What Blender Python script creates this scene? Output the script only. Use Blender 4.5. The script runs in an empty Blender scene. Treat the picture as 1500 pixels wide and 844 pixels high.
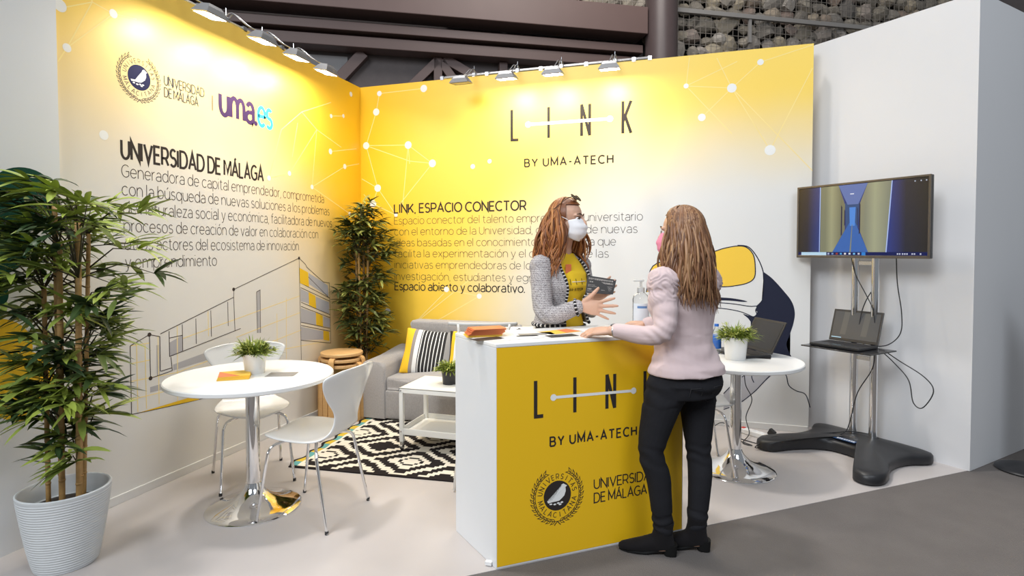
import bpy, bmesh, math, random
from mathutils import Vector, Matrix
import numpy as np
C = bpy.context; SC = C.scene; COL = SC.collection
PI = math.pi

# ---------------------------------------------------------------- camera, world, light, exposure
CAM = (3.06046973, -4.91743970, 1.41650169)
YAW, PITCH, ROLL = 0.300734325, -0.0297070996, -0.0012296
FPX, PPY = 841.401, 393.036
def cam_axes():
    cy, sy, cp, sp = math.cos(YAW), math.sin(YAW), math.cos(PITCH), math.sin(PITCH)
    f = Vector((-sy*cp, cy*cp, sp)); r = Vector((cy, sy, 0)); u = r.cross(f)
    cr, sr = math.cos(ROLL), math.sin(ROLL)
    return r*cr + u*sr, -r*sr + u*cr, f
_r, _u, _f = cam_axes()
cd = bpy.data.cameras.new('camera'); cam = bpy.data.objects.new('camera', cd); COL.objects.link(cam)
cam.matrix_world = Matrix(((_r.x, _u.x, -_f.x, CAM[0]), (_r.y, _u.y, -_f.y, CAM[1]), (_r.z, _u.z, -_f.z, CAM[2]), (0, 0, 0, 1)))
cd.sensor_width = 36; cd.lens = FPX/1500*36; cd.shift_y = (PPY-422)/1500; cd.clip_start = .05; cd.clip_end = 100
SC.camera = cam
SC.view_settings.view_transform = 'Standard'; SC.view_settings.look = 'None'
SC.view_settings.gamma = 1; SC.view_settings.use_curve_mapping = False
SC.view_settings.exposure = -0.13
W = bpy.data.worlds.new('hall'); SC.world = W; W.use_nodes = True
W.node_tree.nodes['Background'].inputs[0].default_value = (0.86, 0.93, 1.0, 1)
W.node_tree.nodes['Background'].inputs[1].default_value = 0.27
def area(name, loc, target, sx, sy, power, col):
    l = bpy.data.lights.new(name, 'AREA'); l.shape = 'RECTANGLE'; l.size = sx; l.size_y = sy
    l.energy = power; l.color = col
    o = bpy.data.objects.new(name, l); COL.objects.link(o); o.location = loc
    o.rotation_euler = (Vector(target)-Vector(loc)).to_track_quat('-Z', 'Y').to_euler()
    return o
area('hall_light', (0.2, -9.0, 6.0), (2.0, -1.6, 0.8), 4, 3, 640, (0.92, 0.96, 1.0))
area('hall_light', (6.5, -6.0, 6.8), (2.8, -.8, 0.8), 3, 3, 230, (0.84, 0.91, 1.0))
area('hall_light', (-1.1, -2.8, 14.0), (2.0, -1.6, 0), 1.0, 1.0, 900, (1.0, 0.96, 0.92))
area('hall_light', (2.6, 0.8, 7.5), (3.2, 5.0, 2.5), 3, 2, 260, (1.0, 0.93, 0.86))
LAMP_STRENGTH = 165.0

# ---------------------------------------------------------------- materials
MATS = {}
def mat(name, col, rough=.5, metal=0., var=.05, scale=12., bump=0., bscale=60., spec=.5, coat=0., sheen=0., trans=0., emit=None, estr=1., stretch=None, ior=1.45):
    if name in MATS: return MATS[name]
    m = bpy.data.materials.new(name); m.use_nodes = True; nt = m.node_tree; N = nt.nodes; L = nt.links
    b = N['Principled BSDF']
    b.inputs['Roughness'].default_value = rough; b.inputs['Metallic'].default_value = metal
    b.inputs['Specular IOR Level'].default_value = spec; b.inputs['Coat Weight'].default_value = coat
    b.inputs['Sheen Weight'].default_value = sheen; b.inputs['Transmission Weight'].default_value = trans
    b.inputs['IOR'].default_value = ior
    tc = N.new('ShaderNodeTexCoord'); src = tc.outputs['Object']
    if stretch:
        mp = N.new('ShaderNodeMapping'); mp.inputs['Scale'].default_value = stretch; L.new(src, mp.inputs[0]); src = mp.outputs[0]
    nz = N.new('ShaderNodeTexNoise'); nz.inputs['Scale'].default_value = scale; nz.inputs['Detail'].default_value = 4
    L.new(src, nz.inputs['Vector'])
    mx = N.new('ShaderNodeMix'); mx.data_type = 'RGBA'
    c1 = tuple(max(0, c*(1-var)) for c in col)+(1,); c2 = tuple(min(1, c*(1+var)) for c in col)+(1,)
    mx.inputs[6].default_value = c1; mx.inputs[7].default_value = c2
    L.new(nz.outputs['Fac'], mx.inputs[0]); L.new(mx.outputs[2], b.inputs['Base Color'])
    if bump:
        n2 = N.new('ShaderNodeTexNoise'); n2.inputs['Scale'].default_value = bscale; n2.inputs['Detail'].default_value = 3
        L.new(src, n2.inputs['Vector'])
        bp = N.new('ShaderNodeBump'); bp.inputs['Strength'].default_value = bump; bp.inputs['Distance'].default_value = .01
        L.new(n2.outputs['Fac'], bp.inputs['Height']); L.new(bp.outputs[0], b.inputs['Normal'])
    if emit:
        b.inputs['Emission Color'].default_value = tuple(emit)+(1,); b.inputs['Emission Strength'].default_value = estr
    MATS[name] = m; return m
def srgb(r, g, b):
    f = lambda c: (c/255/12.92 if c/255 <= .04045 else ((c/255+.055)/1.055)**2.4)
    return (f(r), f(g), f(b))
def gradient_print(name, axis, ctr, rad, lo, hi, colw, coly, cold, deep):
    """printed fabric: yellow ink fading to white around an ellipse on the wall"""
    m = bpy.data.materials.new(name); m.use_nodes = True; nt = m.node_tree; N = nt.nodes; L = nt.links
    b = N['Principled BSDF']; b.inputs['Roughness'].default_value = .42; b.inputs['Specular IOR Level'].default_value = .5
    tc = N.new('ShaderNodeTexCoord'); sp = N.new('ShaderNodeSeparateXYZ'); L.new(tc.outputs['Object'], sp.inputs[0])
    def M(op, a, bb=None):
        n = N.new('ShaderNodeMath'); n.operation = op
        for i, v in enumerate((a, bb)):
            if v is None: continue
            if isinstance(v, (int, float)): n.inputs[i].default_value = v
            else: L.new(v, n.inputs[i])
        return n.outputs[0]
    h = sp.outputs[axis]; v = sp.outputs['Z']
    a = M('POWER', M('ABSOLUTE', M('DIVIDE', M('SUBTRACT', h, ctr[0]), rad[0])), 2.2)
    c = M('POWER', M('ABSOLUTE', M('DIVIDE', M('SUBTRACT', v, ctr[1]), rad[1])), 2.2)
    d = M('POWER', M('ADD', a, c), 1/2.2)
    nz = N.new('ShaderNodeTexNoise'); nz.inputs['Scale'].default_value = 1.3; L.new(tc.outputs['Object'], nz.inputs['Vector'])
    d = M('ADD', d, M('MULTIPLY', M('SUBTRACT', nz.outputs['Fac'], .5), .16))
    mr = N.new('ShaderNodeMapRange'); mr.interpolation_type = 'SMOOTHSTEP'
    mr.inputs['From Min'].default_value = lo; mr.inputs['From Max'].default_value = hi
    L.new(d, mr.inputs['Value'])
    mx = N.new('ShaderNodeMix'); mx.data_type = 'RGBA'; mx.inputs[6].default_value = colw+(1,); mx.inputs[7].default_value = coly+(1,)
    L.new(mr.outputs[0], mx.inputs[0])
    m2 = N.new('ShaderNodeMapRange'); m2.inputs['From Min'].default_value = deep[0]; m2.inputs['From Max'].default_value = deep[1]
    L.new(M('SUBTRACT', h, M('MULTIPLY', v, deep[2])), m2.inputs['Value'])
    my = N.new('ShaderNodeMix'); my.data_type = 'RGBA'; my.inputs[6].default_value = coly+(1,); my.inputs[7].default_value = cold+(1,); L.new(m2.outputs[0], my.inputs[0])
    L.new(my.outputs[2], mx.inputs[7]); L.new(mx.outputs[2], b.inputs['Base Color'])
    return m

M_white = mat('white_paint', (.74, .74, .74), .5, var=.02)
M_board = mat('white_board', (.72, .735, .75), .45, var=.02, scale=3)
M_chair = mat('white_lacquer', (.76, .76, .75), .22, var=.01, coat=.3)
M_tabletop = mat('white_laminate', (.80, .80, .79), .25, var=.01)
M_chrome = mat('chrome', (.82, .82, .83), .06, 1., var=.02)
M_steel = mat('brushed_steel', (.62, .62, .63), .25, 1., var=.05, stretch=(1, 1, 20))
M_black = mat('black_plastic', (.018, .018, .02), .4, var=.1)
M_blackgloss = mat('black_gloss', (.012, .012, .014), .16, var=.05)
M_blackmatte = mat('black_matte', (.025, .024, .026), .75, var=.15, bump=.1, bscale=200)
M_cable = mat('black_cable', (.02, .02, .022), .5)
M_ink = mat('dark_ink', (.035, .028, .026), .6, var=.02, spec=.15)
M_inkthin = mat('brown_ink', (.055, .04, .034), .6, var=.02, spec=.15)
M_inkgrey = mat('grey_ink', (.06, .058, .062), .6, var=.02, spec=.15)
M_navy = mat('navy_ink', srgb(34, 36, 74), .6, var=.02, spec=.15)
M_night = mat('dark_blue_ink', srgb(38, 41, 58), .6, var=.03, spec=.15)
M_purple = mat('purple_ink', srgb(66, 44, 84), .6, var=.02, spec=.15)
M_cyan = mat('cyan_ink', srgb(60, 180, 226), .6, var=.02, spec=.15)
M_prwhite = mat('white_ink', (.80, .80, .78), .6, var=.02, spec=.15)
M_pryellow = mat('yellow_ink', (.86, .56, .07), .55, var=.02, spec=.15)
M_prgold = mat('ochre_ink', (.80, .50, .03), .55, var=.02, spec=.15)
M_paleline = mat('pale_yellow_ink', (.90, .72, .30), .6, var=.02, spec=.15)
M_prgrey = mat('light_grey_ink', (.43, .42, .44), .6, var=.02, spec=.15)
M_green = mat('bottle_green_ink', srgb(16, 66, 52), .55, var=.04, spec=.15)
M_counter = mat('yellow_vinyl', (.84, .50, .012), .4, var=.02, scale=2)
M_wood = mat('birch_wood', (.62, .36, .14), .45, var=.18, scale=5, stretch=(1, 1, 14))
M_woodtop = mat('birch_top', (.66, .40, .17), .4, var=.15, scale=4, stretch=(14, 1, 1))

# ---------------------------------------------------------------- mesh builder
class MB:
    def __init__(s): s.v = []; s.f = []; s.mi = []; s.cur = 0
    def add(s, vs, fs):
        o = len(s.v); s.v += [tuple(v) for v in vs]; s.f += [tuple(i+o for i in f) for f in fs]; s.mi += [s.cur]*len(fs); return s
    def box(s, c, d, rot=None, bev=0.):
        bm = bmesh.new(); bmesh.ops.create_cube(bm, size=1)
        for v in bm.verts: v.co = Vector((v.co.x*d[0], v.co.y*d[1], v.co.z*d[2]))
        if bev: bmesh.ops.bevel(bm, geom=bm.edges[:], offset=bev, segments=2, affect='EDGES', profile=.5)
        return s.bm(bm, Matrix.Translation(c) @ (rot.to_4x4() if rot else Matrix()))
    def bm(s, bm, mx=Matrix()):
        bm.verts.index_update(); vs = [mx @ v.co for v in bm.verts]; fs = [[v.index for v in f.verts] for f in bm.faces]; bm.free(); return s.add(vs, fs)
    def tube(s, pts, r, n=10, cap=True, closed=False, flat=1.):
        pts = [Vector(p) for p in pts]; k = len(pts); rs = r if isinstance(r, (list, tuple)) else [r]*k
        T = []
        for i in range(k):
            a = pts[i-1] if (i or closed) else pts[i]; b = pts[(i+1) % k] if (i < k-1 or closed) else pts[i]
            t = (b-a); T.append(t.normalized() if t.length > 1e-9 else Vector((0, 0, 1)))
        up = Vector((0, 0, 1)) if abs(T[0].z) < .9 else Vector((1, 0, 0))
        nrm = (up-T[0]*up.dot(T[0])).normalized(); vs = []
        for i in range(k):
            nrm = (nrm-T[i]*nrm.dot(T[i])); nrm = nrm.normalized() if nrm.length > 1e-6 else T[i].orthogonal().normalized()
            bn = T[i].cross(nrm)
            for j in range(n):
                a = 2*PI*j/n; vs.append(pts[i]+(nrm*math.cos(a)*flat+bn*math.sin(a))*rs[i])
        fs = []
        for i in range(k if closed else k-1):
            i2 = (i+1) % k
            for j in range(n): fs.append((i*n+j, i*n+(j+1) % n, i2*n+(j+1) % n, i2*n+j))
        if cap and not closed: fs += [tuple(range(n-1, -1, -1)), tuple((k-1)*n+j for j in range(n))]
        return s.add(vs, fs)
    def cyl(s, a, b, r, n=20): return s.tube([a, b], r, n)
    def lathe(s, prof, c=(0, 0, 0), n=40, sx=1., sy=1., rot=None):
        vs = []; fs = []; k = len(prof)
        for (r, z) in prof:
            for j in range(n):
                a = 2*PI*j/n; p = Vector((r*math.cos(a)*sx, r*math.sin(a)*sy, z))
                if rot: p = rot @ p
                vs.append(p+Vector(c))
        for i in range(k-1):
            for j in range(n): fs.append((i*n+j, i*n+(j+1) % n, (i+1)*n+(j+1) % n, (i+1)*n+j))
        if prof[0][0] > 1e-6: fs.append(tuple(range(n-1, -1, -1)))
        if prof[-1][0] > 1e-6: fs.append(tuple((k-1)*n+j for j in range(n)))
        return s.add(vs, fs)
    def grid(s, fn, nu, nv, closeu=False):
        vs = [fn(i/nu, j/nv) for j in range(nv+1) for i in range(nu+(0 if closeu else 1))]
        w = nu if closeu else nu+1; fs = []
        for j in range(nv):
            for i in range(nu): fs.append((j*w+i, j*w+(i+1) % w, (j+1)*w+(i+1) % w, (j+1)*w+i))
        return s.add(vs, fs)
    def prism(s, poly, h, mx=Matrix()):
        """poly: list of (x,y); extruded z 0..h, transformed by mx"""
        n = len(poly); vs = [mx @ Vector((x, y, 0)) for x, y in poly]+[mx @ Vector((x, y, h)) for x, y in poly]
        fs = [tuple(range(n-1, -1, -1)), tuple(range(n, 2*n))]+[(i, (i+1) % n, n+(i+1) % n, n+i) for i in range(n)]
        return s.add(vs, fs)
    def build(s, name, m, parent=None, smooth=False, bev=0., sub=0, solid=0., auto=None, loc=None):
        me = bpy.data.meshes.new(name); me.from_pydata([tuple(v) for v in s.v], [], s.f)
        for mm in (m if isinstance(m, (list, tuple)) else [m]): me.materials.append(mm)
        for p, i in zip(me.polygons, s.mi): p.material_index = i; p.use_smooth = smooth
        bm = bmesh.new(); bm.from_mesh(me); bmesh.ops.remove_doubles(bm, verts=bm.verts, dist=1e-5)
        bmesh.ops.recalc_face_normals(bm, faces=bm.faces)
        if smooth and auto is not None:
            for e in bm.edges:
                if len(e.link_faces) == 2 and e.calc_face_angle(0) > math.radians(auto): e.smooth = False
        bm.to_mesh(me); bm.free(); me.update()
        o = bpy.data.objects.new(name, me); COL.objects.link(o)
        if loc: o.location = loc
        if parent: o.parent = parent
        if solid:
            d = o.modifiers.new('solid', 'SOLIDIFY'); d.thickness = solid; d.offset = 0
        if bev:
            d = o.modifiers.new('bevel', 'BEVEL'); d.width = bev; d.segments = 2; d.limit_method = 'ANGLE'; d.angle_limit = math.radians(40)
        if sub:
            d = o.modifiers.new('sub', 'SUBSURF'); d.levels = sub; d.render_levels = sub
        return o
def thing(name, label, cat, loc=(0, 0, 0), rz=0, group=None):
    o = bpy.data.objects.new(name, None); COL.objects.link(o); o.location = loc; o.rotation_euler = (0, 0, rz); o.empty_display_size = .1
    return tag(o, label, cat, group)
def tag(o, label, cat, group=None):
    o['label'] = label; o['category'] = cat
    if group: o['group'] = group
    return o
def struct(o): o['kind'] = 'structure'; return o
def copy_tree(o, parent=None):
    c = o.copy(); COL.objects.link(c)
    if parent: c.parent = parent
    for ch in list(o.children): copy_tree(ch, c)
    return c
def smoothpath(pts, n=8):
    """Catmull-Rom through points"""
    P = [Vector(p) for p in pts]; out = []
    for i in range(len(P)-1):
        p0 = P[max(i-1, 0)]; p1 = P[i]; p2 = P[i+1]; p3 = P[min(i+2, len(P)-1)]
        for k in range(n):
            t = k/n; out.append(.5*((2*p1)+(p2-p0)*t+(2*p0-5*p1+4*p2-p3)*t*t+(3*p1-p0-3*p2+p3)*t**3))
    out.append(P[-1]); return out
def RZ(a): return Matrix.Rotation(a, 3, 'Z')
# a point of the photograph on a wall plane (measured from the photo), used to lay out the printed graphics
def pix_ray(x, y): return _r*((x-750)/FPX)-_u*((y-PPY)/FPX)+_f
def on_plane(x, y, o, n):
    d = pix_ray(x, y); o = Vector(o); n = Vector(n); c = Vector(CAM); return c+d*((o-c).dot(n)/d.dot(n))
# ---------------------------------------------------------------- setting: floors, walls
ANG = math.radians(38.1)                   # the stand's front edge and the counter run at this angle
fl_pts = [(-.3, .6), (-.3, -5.2), (2.247-3.2*math.cos(ANG), -2.537-3.2*math.sin(ANG)), (4.79, -2.537+2.543*math.tan(ANG)), (4.79, .6)]
m_floor = mat('grey_vinyl_floor', (.47, .435, .42), .42, var=.05, scale=2.5, bump=.02, bscale=8)
m_hall = mat('dark_grey_carpet', (.15, .136, .128), .95, var=.12, scale=6, bump=.5, bscale=260, spec=.1)
f = MB(); f.prism(fl_pts, .006, Matrix.Translation((0, 0, -.006))); fo = struct(f.build('floor', m_floor))
f = MB(); f.box((3, 1, -.0525), (26, 26, .1)); struct(f.build('floor_hall', m_hall))
M_pl = gradient_print('printed_wall_west', 'Y', (-2.35, .55), (1.9, 1.82), .62, 1.26, (.70, .685, .66), (.88, .60, .11), (.86, .50, .012), (-1.5, -.2, 0))
M_pb = gradient_print('printed_wall_north', 'X', (3.45, .75), (2.05, 1.55), .68, 1.30, (.72, .715, .70), (.88, .62, .10), (.86, .50, .012), (1.3, -.2, .15))
w = MB(); w.box((-.03, -1.405, 1.5), (.06, 2.81, 3.0)); wl = struct(w.build('wall_left', M_pl))
w = MB(); w.box((1.945, .03, 1.5), (4.01, .06, 3.0)); wb = struct(w.build('wall_back', M_pb))
w = MB(); w.box((-.02, -4.2, 1.55), (.08, 2.775, 3.1)); wp = struct(w.build('wall_side', M_board))
M_base = mat('baseboard_white', (.68, .67, .65), .4, var=.02)
w = MB(); w.box((.006, -1.41, .025), (.012, 2.80, .05), bev=.003); struct(w.build('baseboard_left', M_base))
w = MB(); w.box((1.98, -.006, .025), (3.93, .012, .05), bev=.003); struct(w.build('baseboard_back', M_base))
# tall white box wall turned towards the aisle, to the right of the printed back wall
BA = math.radians(137.2); d1 = Vector((math.cos(BA), math.sin(BA), 0)); d2 = Vector((math.cos(BA-PI/2), math.sin(BA-PI/2), 0))
bc = Vector((4.785, -.564, 0)); p4 = [bc, bc+d2*2.2, bc+d2*2.2+d1*1.8, bc+d1*1.8]
w = MB(); w.prism([(p.x, p.y) for p in p4], 3.04); wr = struct(w.build('wall_right', mat('white_panel', (.67, .67, .68), .5, var=.02, scale=2)))

# ---------------------------------------------------------------- hall architecture behind the stand
HD = math.radians(29.5); hx = Vector((math.cos(HD), math.sin(HD), 0)); hn = Vector((math.sin(HD), -math.cos(HD), 0))   # along the hall wall / towards us
HO = Vector((1.3, 4.0, 0))                 # a point of the hall wall
def hp(u, z, d=0): return HO+hx*u+hn*d+Vector((0, 0, z))
def hu(x, y, d=0):
    q = on_plane(x, y, HO+hn*d, hn); return (q-HO).dot(hx), q.z
HR = Matrix((hx, hn, Vector((0, 0, 1)))).transposed()    # columns: along, towards us, up
m_brown = mat('brown_steel', (.105, .068, .062), .45, var=.1, scale=3)
m_slate = mat('slate_panel', (.115, .10, .10), .8, var=.15, scale=9, bump=.2, bscale=90)
m_pale = mat('pale_grey_panel', (.24, .235, .24), .7, var=.06)
w = MB(); w.box(hp(2, 3.2, -.62), (22, .2, 9), HR); struct(w.build('wall_hall', m_slate))
wh = bpy.data.objects['wall_hall']
w = MB(); w.box(hp(-4.0, 5.06, -.1), (10.4, .42, .42), HR, .01); w.build('steel_beam', m_brown, wh)
w = MB(); w.box(hp(-4.0, 4.672, -.22), (10.4, .3, .125), HR, .008); w.build('steel_beam', m_brown, wh)
w = MB(); w.box(hp(-4.0, 4.485, -.30), (10.4, .3, .16), HR, .008); w.build('steel_beam', m_brown, wh)
def strut(a, b, wd):
    a = hp(*a, -.42); b = hp(*b, -.42); t = (b-a).normalized(); s = t.cross(hn)
    m = Matrix((t, hn, s)).transposed()
    w = MB(); w.box((a+b)/2, ((b-a).length, .16, wd), m, .006); w.build('truss_strut', m_brown, wh)
strut((-2.07, 4.36), (-2.72, 3.7), .13); strut((-2.07, 4.40), (-2.07, 3.5), .13)
strut((-2.03, 4.36), (-1.55, 3.7), .13); strut((-1.98, 4.40), (-1.0, 3.9), .14); strut((-1.04, 4.4), (-1.04, 3.7), .13)
strut((-3.18, 4.40), (-3.75, 3.75), .16); strut((-5.1, 4.4), (-4.5, 3.7), .14); strut((.25, 4.4), (.9, 4.1), .13)
for u0, u1, z0, z1 in ((-4.45, -3.42, 3.6, 4.36), (-.95, 1.0, 3.6, 4.36)):
    w = MB(); w.box(hp((u0+u1)/2, (z0+z1)/2, -.5), (u1-u0, .03, z1-z0), HR); w.build('pale_panel', m_pale, wh)
w = MB(); q = hp(1.47, 0, .02); w.cyl((q.x, q.y, -.02), (q.x, q.y, 8), .255, 40); struct(w.build('column', mat('dark_brown_steel', (.062, .045, .045), .4, var=.1), smooth=True, auto=40))
# gabion: quarry stones behind welded wire, part of the hall wall
m_stone = mat('quarry_stone', (.27, .25, .22), .9, var=.5, scale=2.2, bump=.6, bscale=18)
def stone_mat():
    nt = m_stone.node_tree; b = nt.nodes['Principled BSDF']
    g = nt.nodes.new('ShaderNodeNewGeometry'); cr = nt.nodes.new('ShaderNodeValToRGB')
    for i, (p, c) in enumerate(((0, (.13, .12, .11, 1)), (.3, (.30, .265, .21, 1)), (.5, (.22, .205, .19, 1)), (.7, (.36, .31, .23, 1)), (.86, (.22, .165, .14, 1)), (1, (.38, .355, .32, 1)))):
        e = cr.color_ramp.elements[i] if i < 2 else cr.color_ramp.elements.new(p); e.position = p; e.color = c
    cr.color_ramp.elements[0].position = 0
    nt.links.new(g.outputs['Random Per Island'], cr.inputs[0])
    mx = nt.nodes.new('ShaderNodeMix'); mx.data_type = 'RGBA'; mx.blend_type = 'MULTIPLY'; mx.inputs[0].default_value = .7
    old = b.inputs['Base Color'].links[0].from_socket
    br = nt.nodes.new('ShaderNodeMix'); br.data_type = 'RGBA'; br.blend_type = 'ADD'; br.inputs[0].default_value = 1
    nt.links.new(old, br.inputs[6]); br.inputs[7].default_value = (.55, .58, .62, 1)
    nt.links.new(cr.outputs[0], mx.inputs[6]); nt.links.new(br.outputs[2], mx.inputs[7]); nt.links.new(mx.outputs[2], b.inputs['Base Color'])
stone_mat()
random.seed(11)
wg = MB(); wg.box(hp(5.1, 5.5, -.47), (7.4, .08, 2.4), HR); wg.box(hp(-.3, 5.9, -.47), (3.4, .08, 1.6), HR); wg = struct(wg.build('wall_gabion', mat('gabion_dark', (.02, .019, .018), .9)))
w = MB(); bm0 = bmesh.new(); bmesh.ops.create_icosphere(bm0, subdivisions=2, radius=1); base = [v.co.copy() for v in bm0.verts]; bf = [[v.index for v in f.verts] for f in bm0.faces]; bm0.free()
def stone(c, r):
    pl = [(Vector((random.gauss(0, 1), random.gauss(0, 1), random.gauss(0, 1))).normalized(), random.uniform(.55, .9)) for _ in range(9)]
    s = Vector((random.uniform(.9, 1.35), random.uniform(.8, 1.0), random.uniform(.75, 1.1))); rot = Matrix.Rotation(random.uniform(-.6, .6), 3, 'Y')
    vs = []
    for b in base:
        k = 1.
        for n, d in pl:
            q = b.dot(n)
            if q > d: k = min(k, d/q)
        p = rot @ Vector((b.x*s.x*k, b.y*s.y*k, b.z*s.z*k))*r; vs.append(c+HR @ p)
    w.add(vs, bf)
z = 4.5
while z < 6.35:
    u = -1.9
    while u < 8.3:
        r = random.choice((.11, .13, .15, .17, .19))
        if not (u < 1.3 and z < 5.1): stone(hp(u, z+random.uniform(-.03, .03), -.22+random.uniform(-.06, .04)), r)
        u += r*random.uniform(1.35, 1.75)
    z += .235
o = w.build('stone_fill', m_stone, wg); o['kind'] = 'stuff'
w = MB()
u = -1.9
while u < 8.3: w.box(hp(u, 5.45 if u > 1.3 else 5.78, -.05), (.006, .006, 2.0 if u > 1.3 else 1.34), HR); u += .1
z = 4.5
while z < 6.4: w.box(hp(3.2 if z > 5.15 else 4.95, z, -.045), (10.4 if z > 5.15 else 6.9, .006, .006), HR); z += .1
w.build('wire_mesh', mat('galvanised_wire', (.30, .27, .24), .5, .6), wg)
w = MB(); w.box(hp(4.95, 5.322, -.02), (6.5, .06, .07), HR); w.build('rail', mat('galvanised_rail', (.26, .25, .24), .5, .4), wg)
w = MB(); w.box(hp(3.1, 5.1, -.03), (.05, .04, .4), HR); w.build('rail', MATS['galvanised_rail'], wg)
# ---------------------------------------------------------------- lettering: an own light geometric sans drawn with strokes
def arc(cx, cy, rx, ry, a0, a1, n=None):
    n = n or max(4, int(abs(a1-a0)/18)); return [(cx+rx*math.cos(math.radians(a0+(a1-a0)*i/n)), cy+ry*math.sin(math.radians(a0+(a1-a0)*i/n))) for i in range(n+1)]
X = .74; R = .37
def bowl(cx=R, full=True): return arc(cx, R, R, R, 0, 360)
G = {}                                       # glyph: (width, strokes, dots)
def g(ch, w, *st, dots=()): G[ch] = (w, st, dots)
g('a', .68, arc(.34, .2, .34, .2, 90, 340)+[(.66, .12)], [(.34, .4), (.66, .4)], arc(.36, .46, .30, .28, 150, 0)+[(.66, 0)])
g('b', .76, [(0, 1.06), (0, 0)], arc(.38, R, .37, R, -180, 180))
g('c', .68, arc(.38, R, .38, R, 45, 315))
g('d', .76, [(.76, 1.06), (.76, 0)], arc(.38, R, .38, R, 0, 360))
g('e', .74, [(.01, .38), (.74, .38)]+arc(.37, R, .37, R, 0, 318))
g('f', .42, [(.16, 0), (.16, .82)]+arc(.38, .82, .22, .24, 180, 80), [(0, X), (.4, X)])
g('g', .76, [(.76, X), (.76, .02)]+arc(.39, .02, .37, .3, 0, -145), arc(.38, .4, .38, .34, 0, 360))
g('h', .70, [(0, 1.06), (0, 0)], [(0, .38)]+arc(.35, .4, .35, .34, 180, 0)+[(.70, 0)])
g('i', .0, [(0, X), (0, 0)], dots=((0, 1.0),))
g('j', .1, [(.1, X), (.1, -.1)]+arc(-.08, -.1, .18, .2, 0, -90), dots=((.1, 1.0),))
g('l', .0, [(0, 1.06), (0, 0)])
g('m', 1.16, [(0, X), (0, 0)], [(0, .4)]+arc(.29, .42, .29, .32, 180, 0)+[(.58, 0)], [(.58, .42)]+arc(.87, .42, .29, .32, 180, 0)+[(1.16, 0)])
g('n', .68, [(0, X), (0, 0)], [(0, .38)]+arc(.34, .4, .34, .34, 180, 0)+[(.68, 0)])
g('o', .76, arc(.38, R, .38, R, 0, 360))
g('p', .76, [(0, X), (0, -.28)], arc(.38, R, .38, R, -180, 180))
g('q', .76, [(.76, X), (.76, -.28)], arc(.38, R, .38, R, 0, 360))
g('r', .34, [(0, X), (0, 0)], [(0, .38)]+arc(.34, .40, .34, .34, 180, 90))
g('s', .56, arc(.29, .55, .25, .19, 35, 180)+arc(.29, .55, .25, .17, 180, 265)+arc(.29, .19, .27, .19, 85, -150))
g('t', .42, [(.16, .95), (.16, .2)]+arc(.36, .2, .2, .2, 180, 290), [(0, X), (.4, X)])
g('u', .68, [(0, X), (0, .34)]+arc(.34, .34, .34, .34, 180, 360), [(.68, X), (.68, 0)])
g('v', .66, [(0, X), (.33, 0), (.66, X)])
g('y', .66, [(0, X), (.33, .0)], [(.66, X), (.27, -.16), (.17, -.26), (.02, -.25)])
g('x', .62, [(0, X), (.62, 0)], [(.62, X), (0, 0)])
g('z', .56, [(0, X), (.56, X), (0, 0), (.56, 0)])
g('A', .86, [(0, 0), (.43, 1), (.86, 0)], [(.14, .32), (.72, .32)])
g('B', .72, [(0, 0), (0, 1), (.4, 1)]+arc(.4, .76, .26, .24, 90, -90)+[(0, .52)], [(.4, .52)]+arc(.44, .26, .28, .26, 90, -90)+[(0, 0)])
g('C', .84, arc(.5, .5, .5, .5, 48, 312))
g('D', .84, [(0, 0), (0, 1), (.36, 1)]+arc(.36, .5, .48, .5, 90, -90)+[(0, 0)])
g('E', .62, [(.62, 1), (0, 1), (0, 0), (.64, 0)], [(0, .52), (.56, .52)])
g('G', .88, arc(.5, .5, .5, .5, 48, 318)+[(.88, .48), (.5, .48)])
g('H', .76, [(0, 0), (0, 1)], [(.76, 0), (.76, 1)], [(0, .52), (.76, .52)])
g('I', .0, [(0, 0), (0, 1)])
g('K', .74, [(0, 0), (0, 1)], [(.72, 1), (0, .3)], [(.26, .56), (.74, 0)])
g('L', .58, [(0, 1), (0, 0), (.58, 0)])
g('M', .94, [(0, 0), (0, 1), (.47, .2), (.94, 1), (.94, 0)])
g('N', .80, [(0, 0), (0, 1), (.80, 0), (.80, 1)])
g('O', 1.0, arc(.5, .5, .5, .5, 0, 360))
g('P', .70, [(0, 0), (0, 1), (.4, 1)]+arc(.4, .7, .30, .3, 90, -90)+[(0, .4)])
g('R', .72, [(0, 0), (0, 1), (.4, 1)]+arc(.4, .7, .30, .3, 90, -90)+[(0, .4)], [(.42, .4), (.72, 0)])
g('S', .66, arc(.34, .74, .3, .26, 35, 180)+arc(.34, .74, .3, .24, 180, 262)+arc(.34, .26, .32, .26, 82, -150))
g('T', .76, [(0, 1), (.76, 1)], [(.38, 1), (.38, 0)])
g('U', .76, [(0, 1), (0, .38)]+arc(.38, .38, .38, .38, 180, 360)+[(.76, 1)])
g('V', .84, [(0, 1), (.42, 0), (.84, 1)])
g('Y', .78, [(0, 1), (.39, .44), (.78, 1)], [(.39, .44), (.39, 0)])
g('-', .36, [(0, .42), (.36, .42)])
g('.', .0, dots=((0, .03),)); g(',', .06, [(.05, .04), (0, -.16)])
for a, b in (('á', 'a'), ('ó', 'o'), ('é', 'e'), ('ú', 'u')):
    G[a] = (G[b][0], G[b][1]+([(G[b][0]/2-.04, .88), (G[b][0]/2+.13, 1.06)],), G[b][2])
G['í'] = (0, ([(0, X), (0, 0)], [(-.04, .88), (.13, 1.06)]), ())
G['Á'] = (G['A'][0], G['A'][1]+([(.38, 1.1), (.55, 1.26)],), ())
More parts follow.
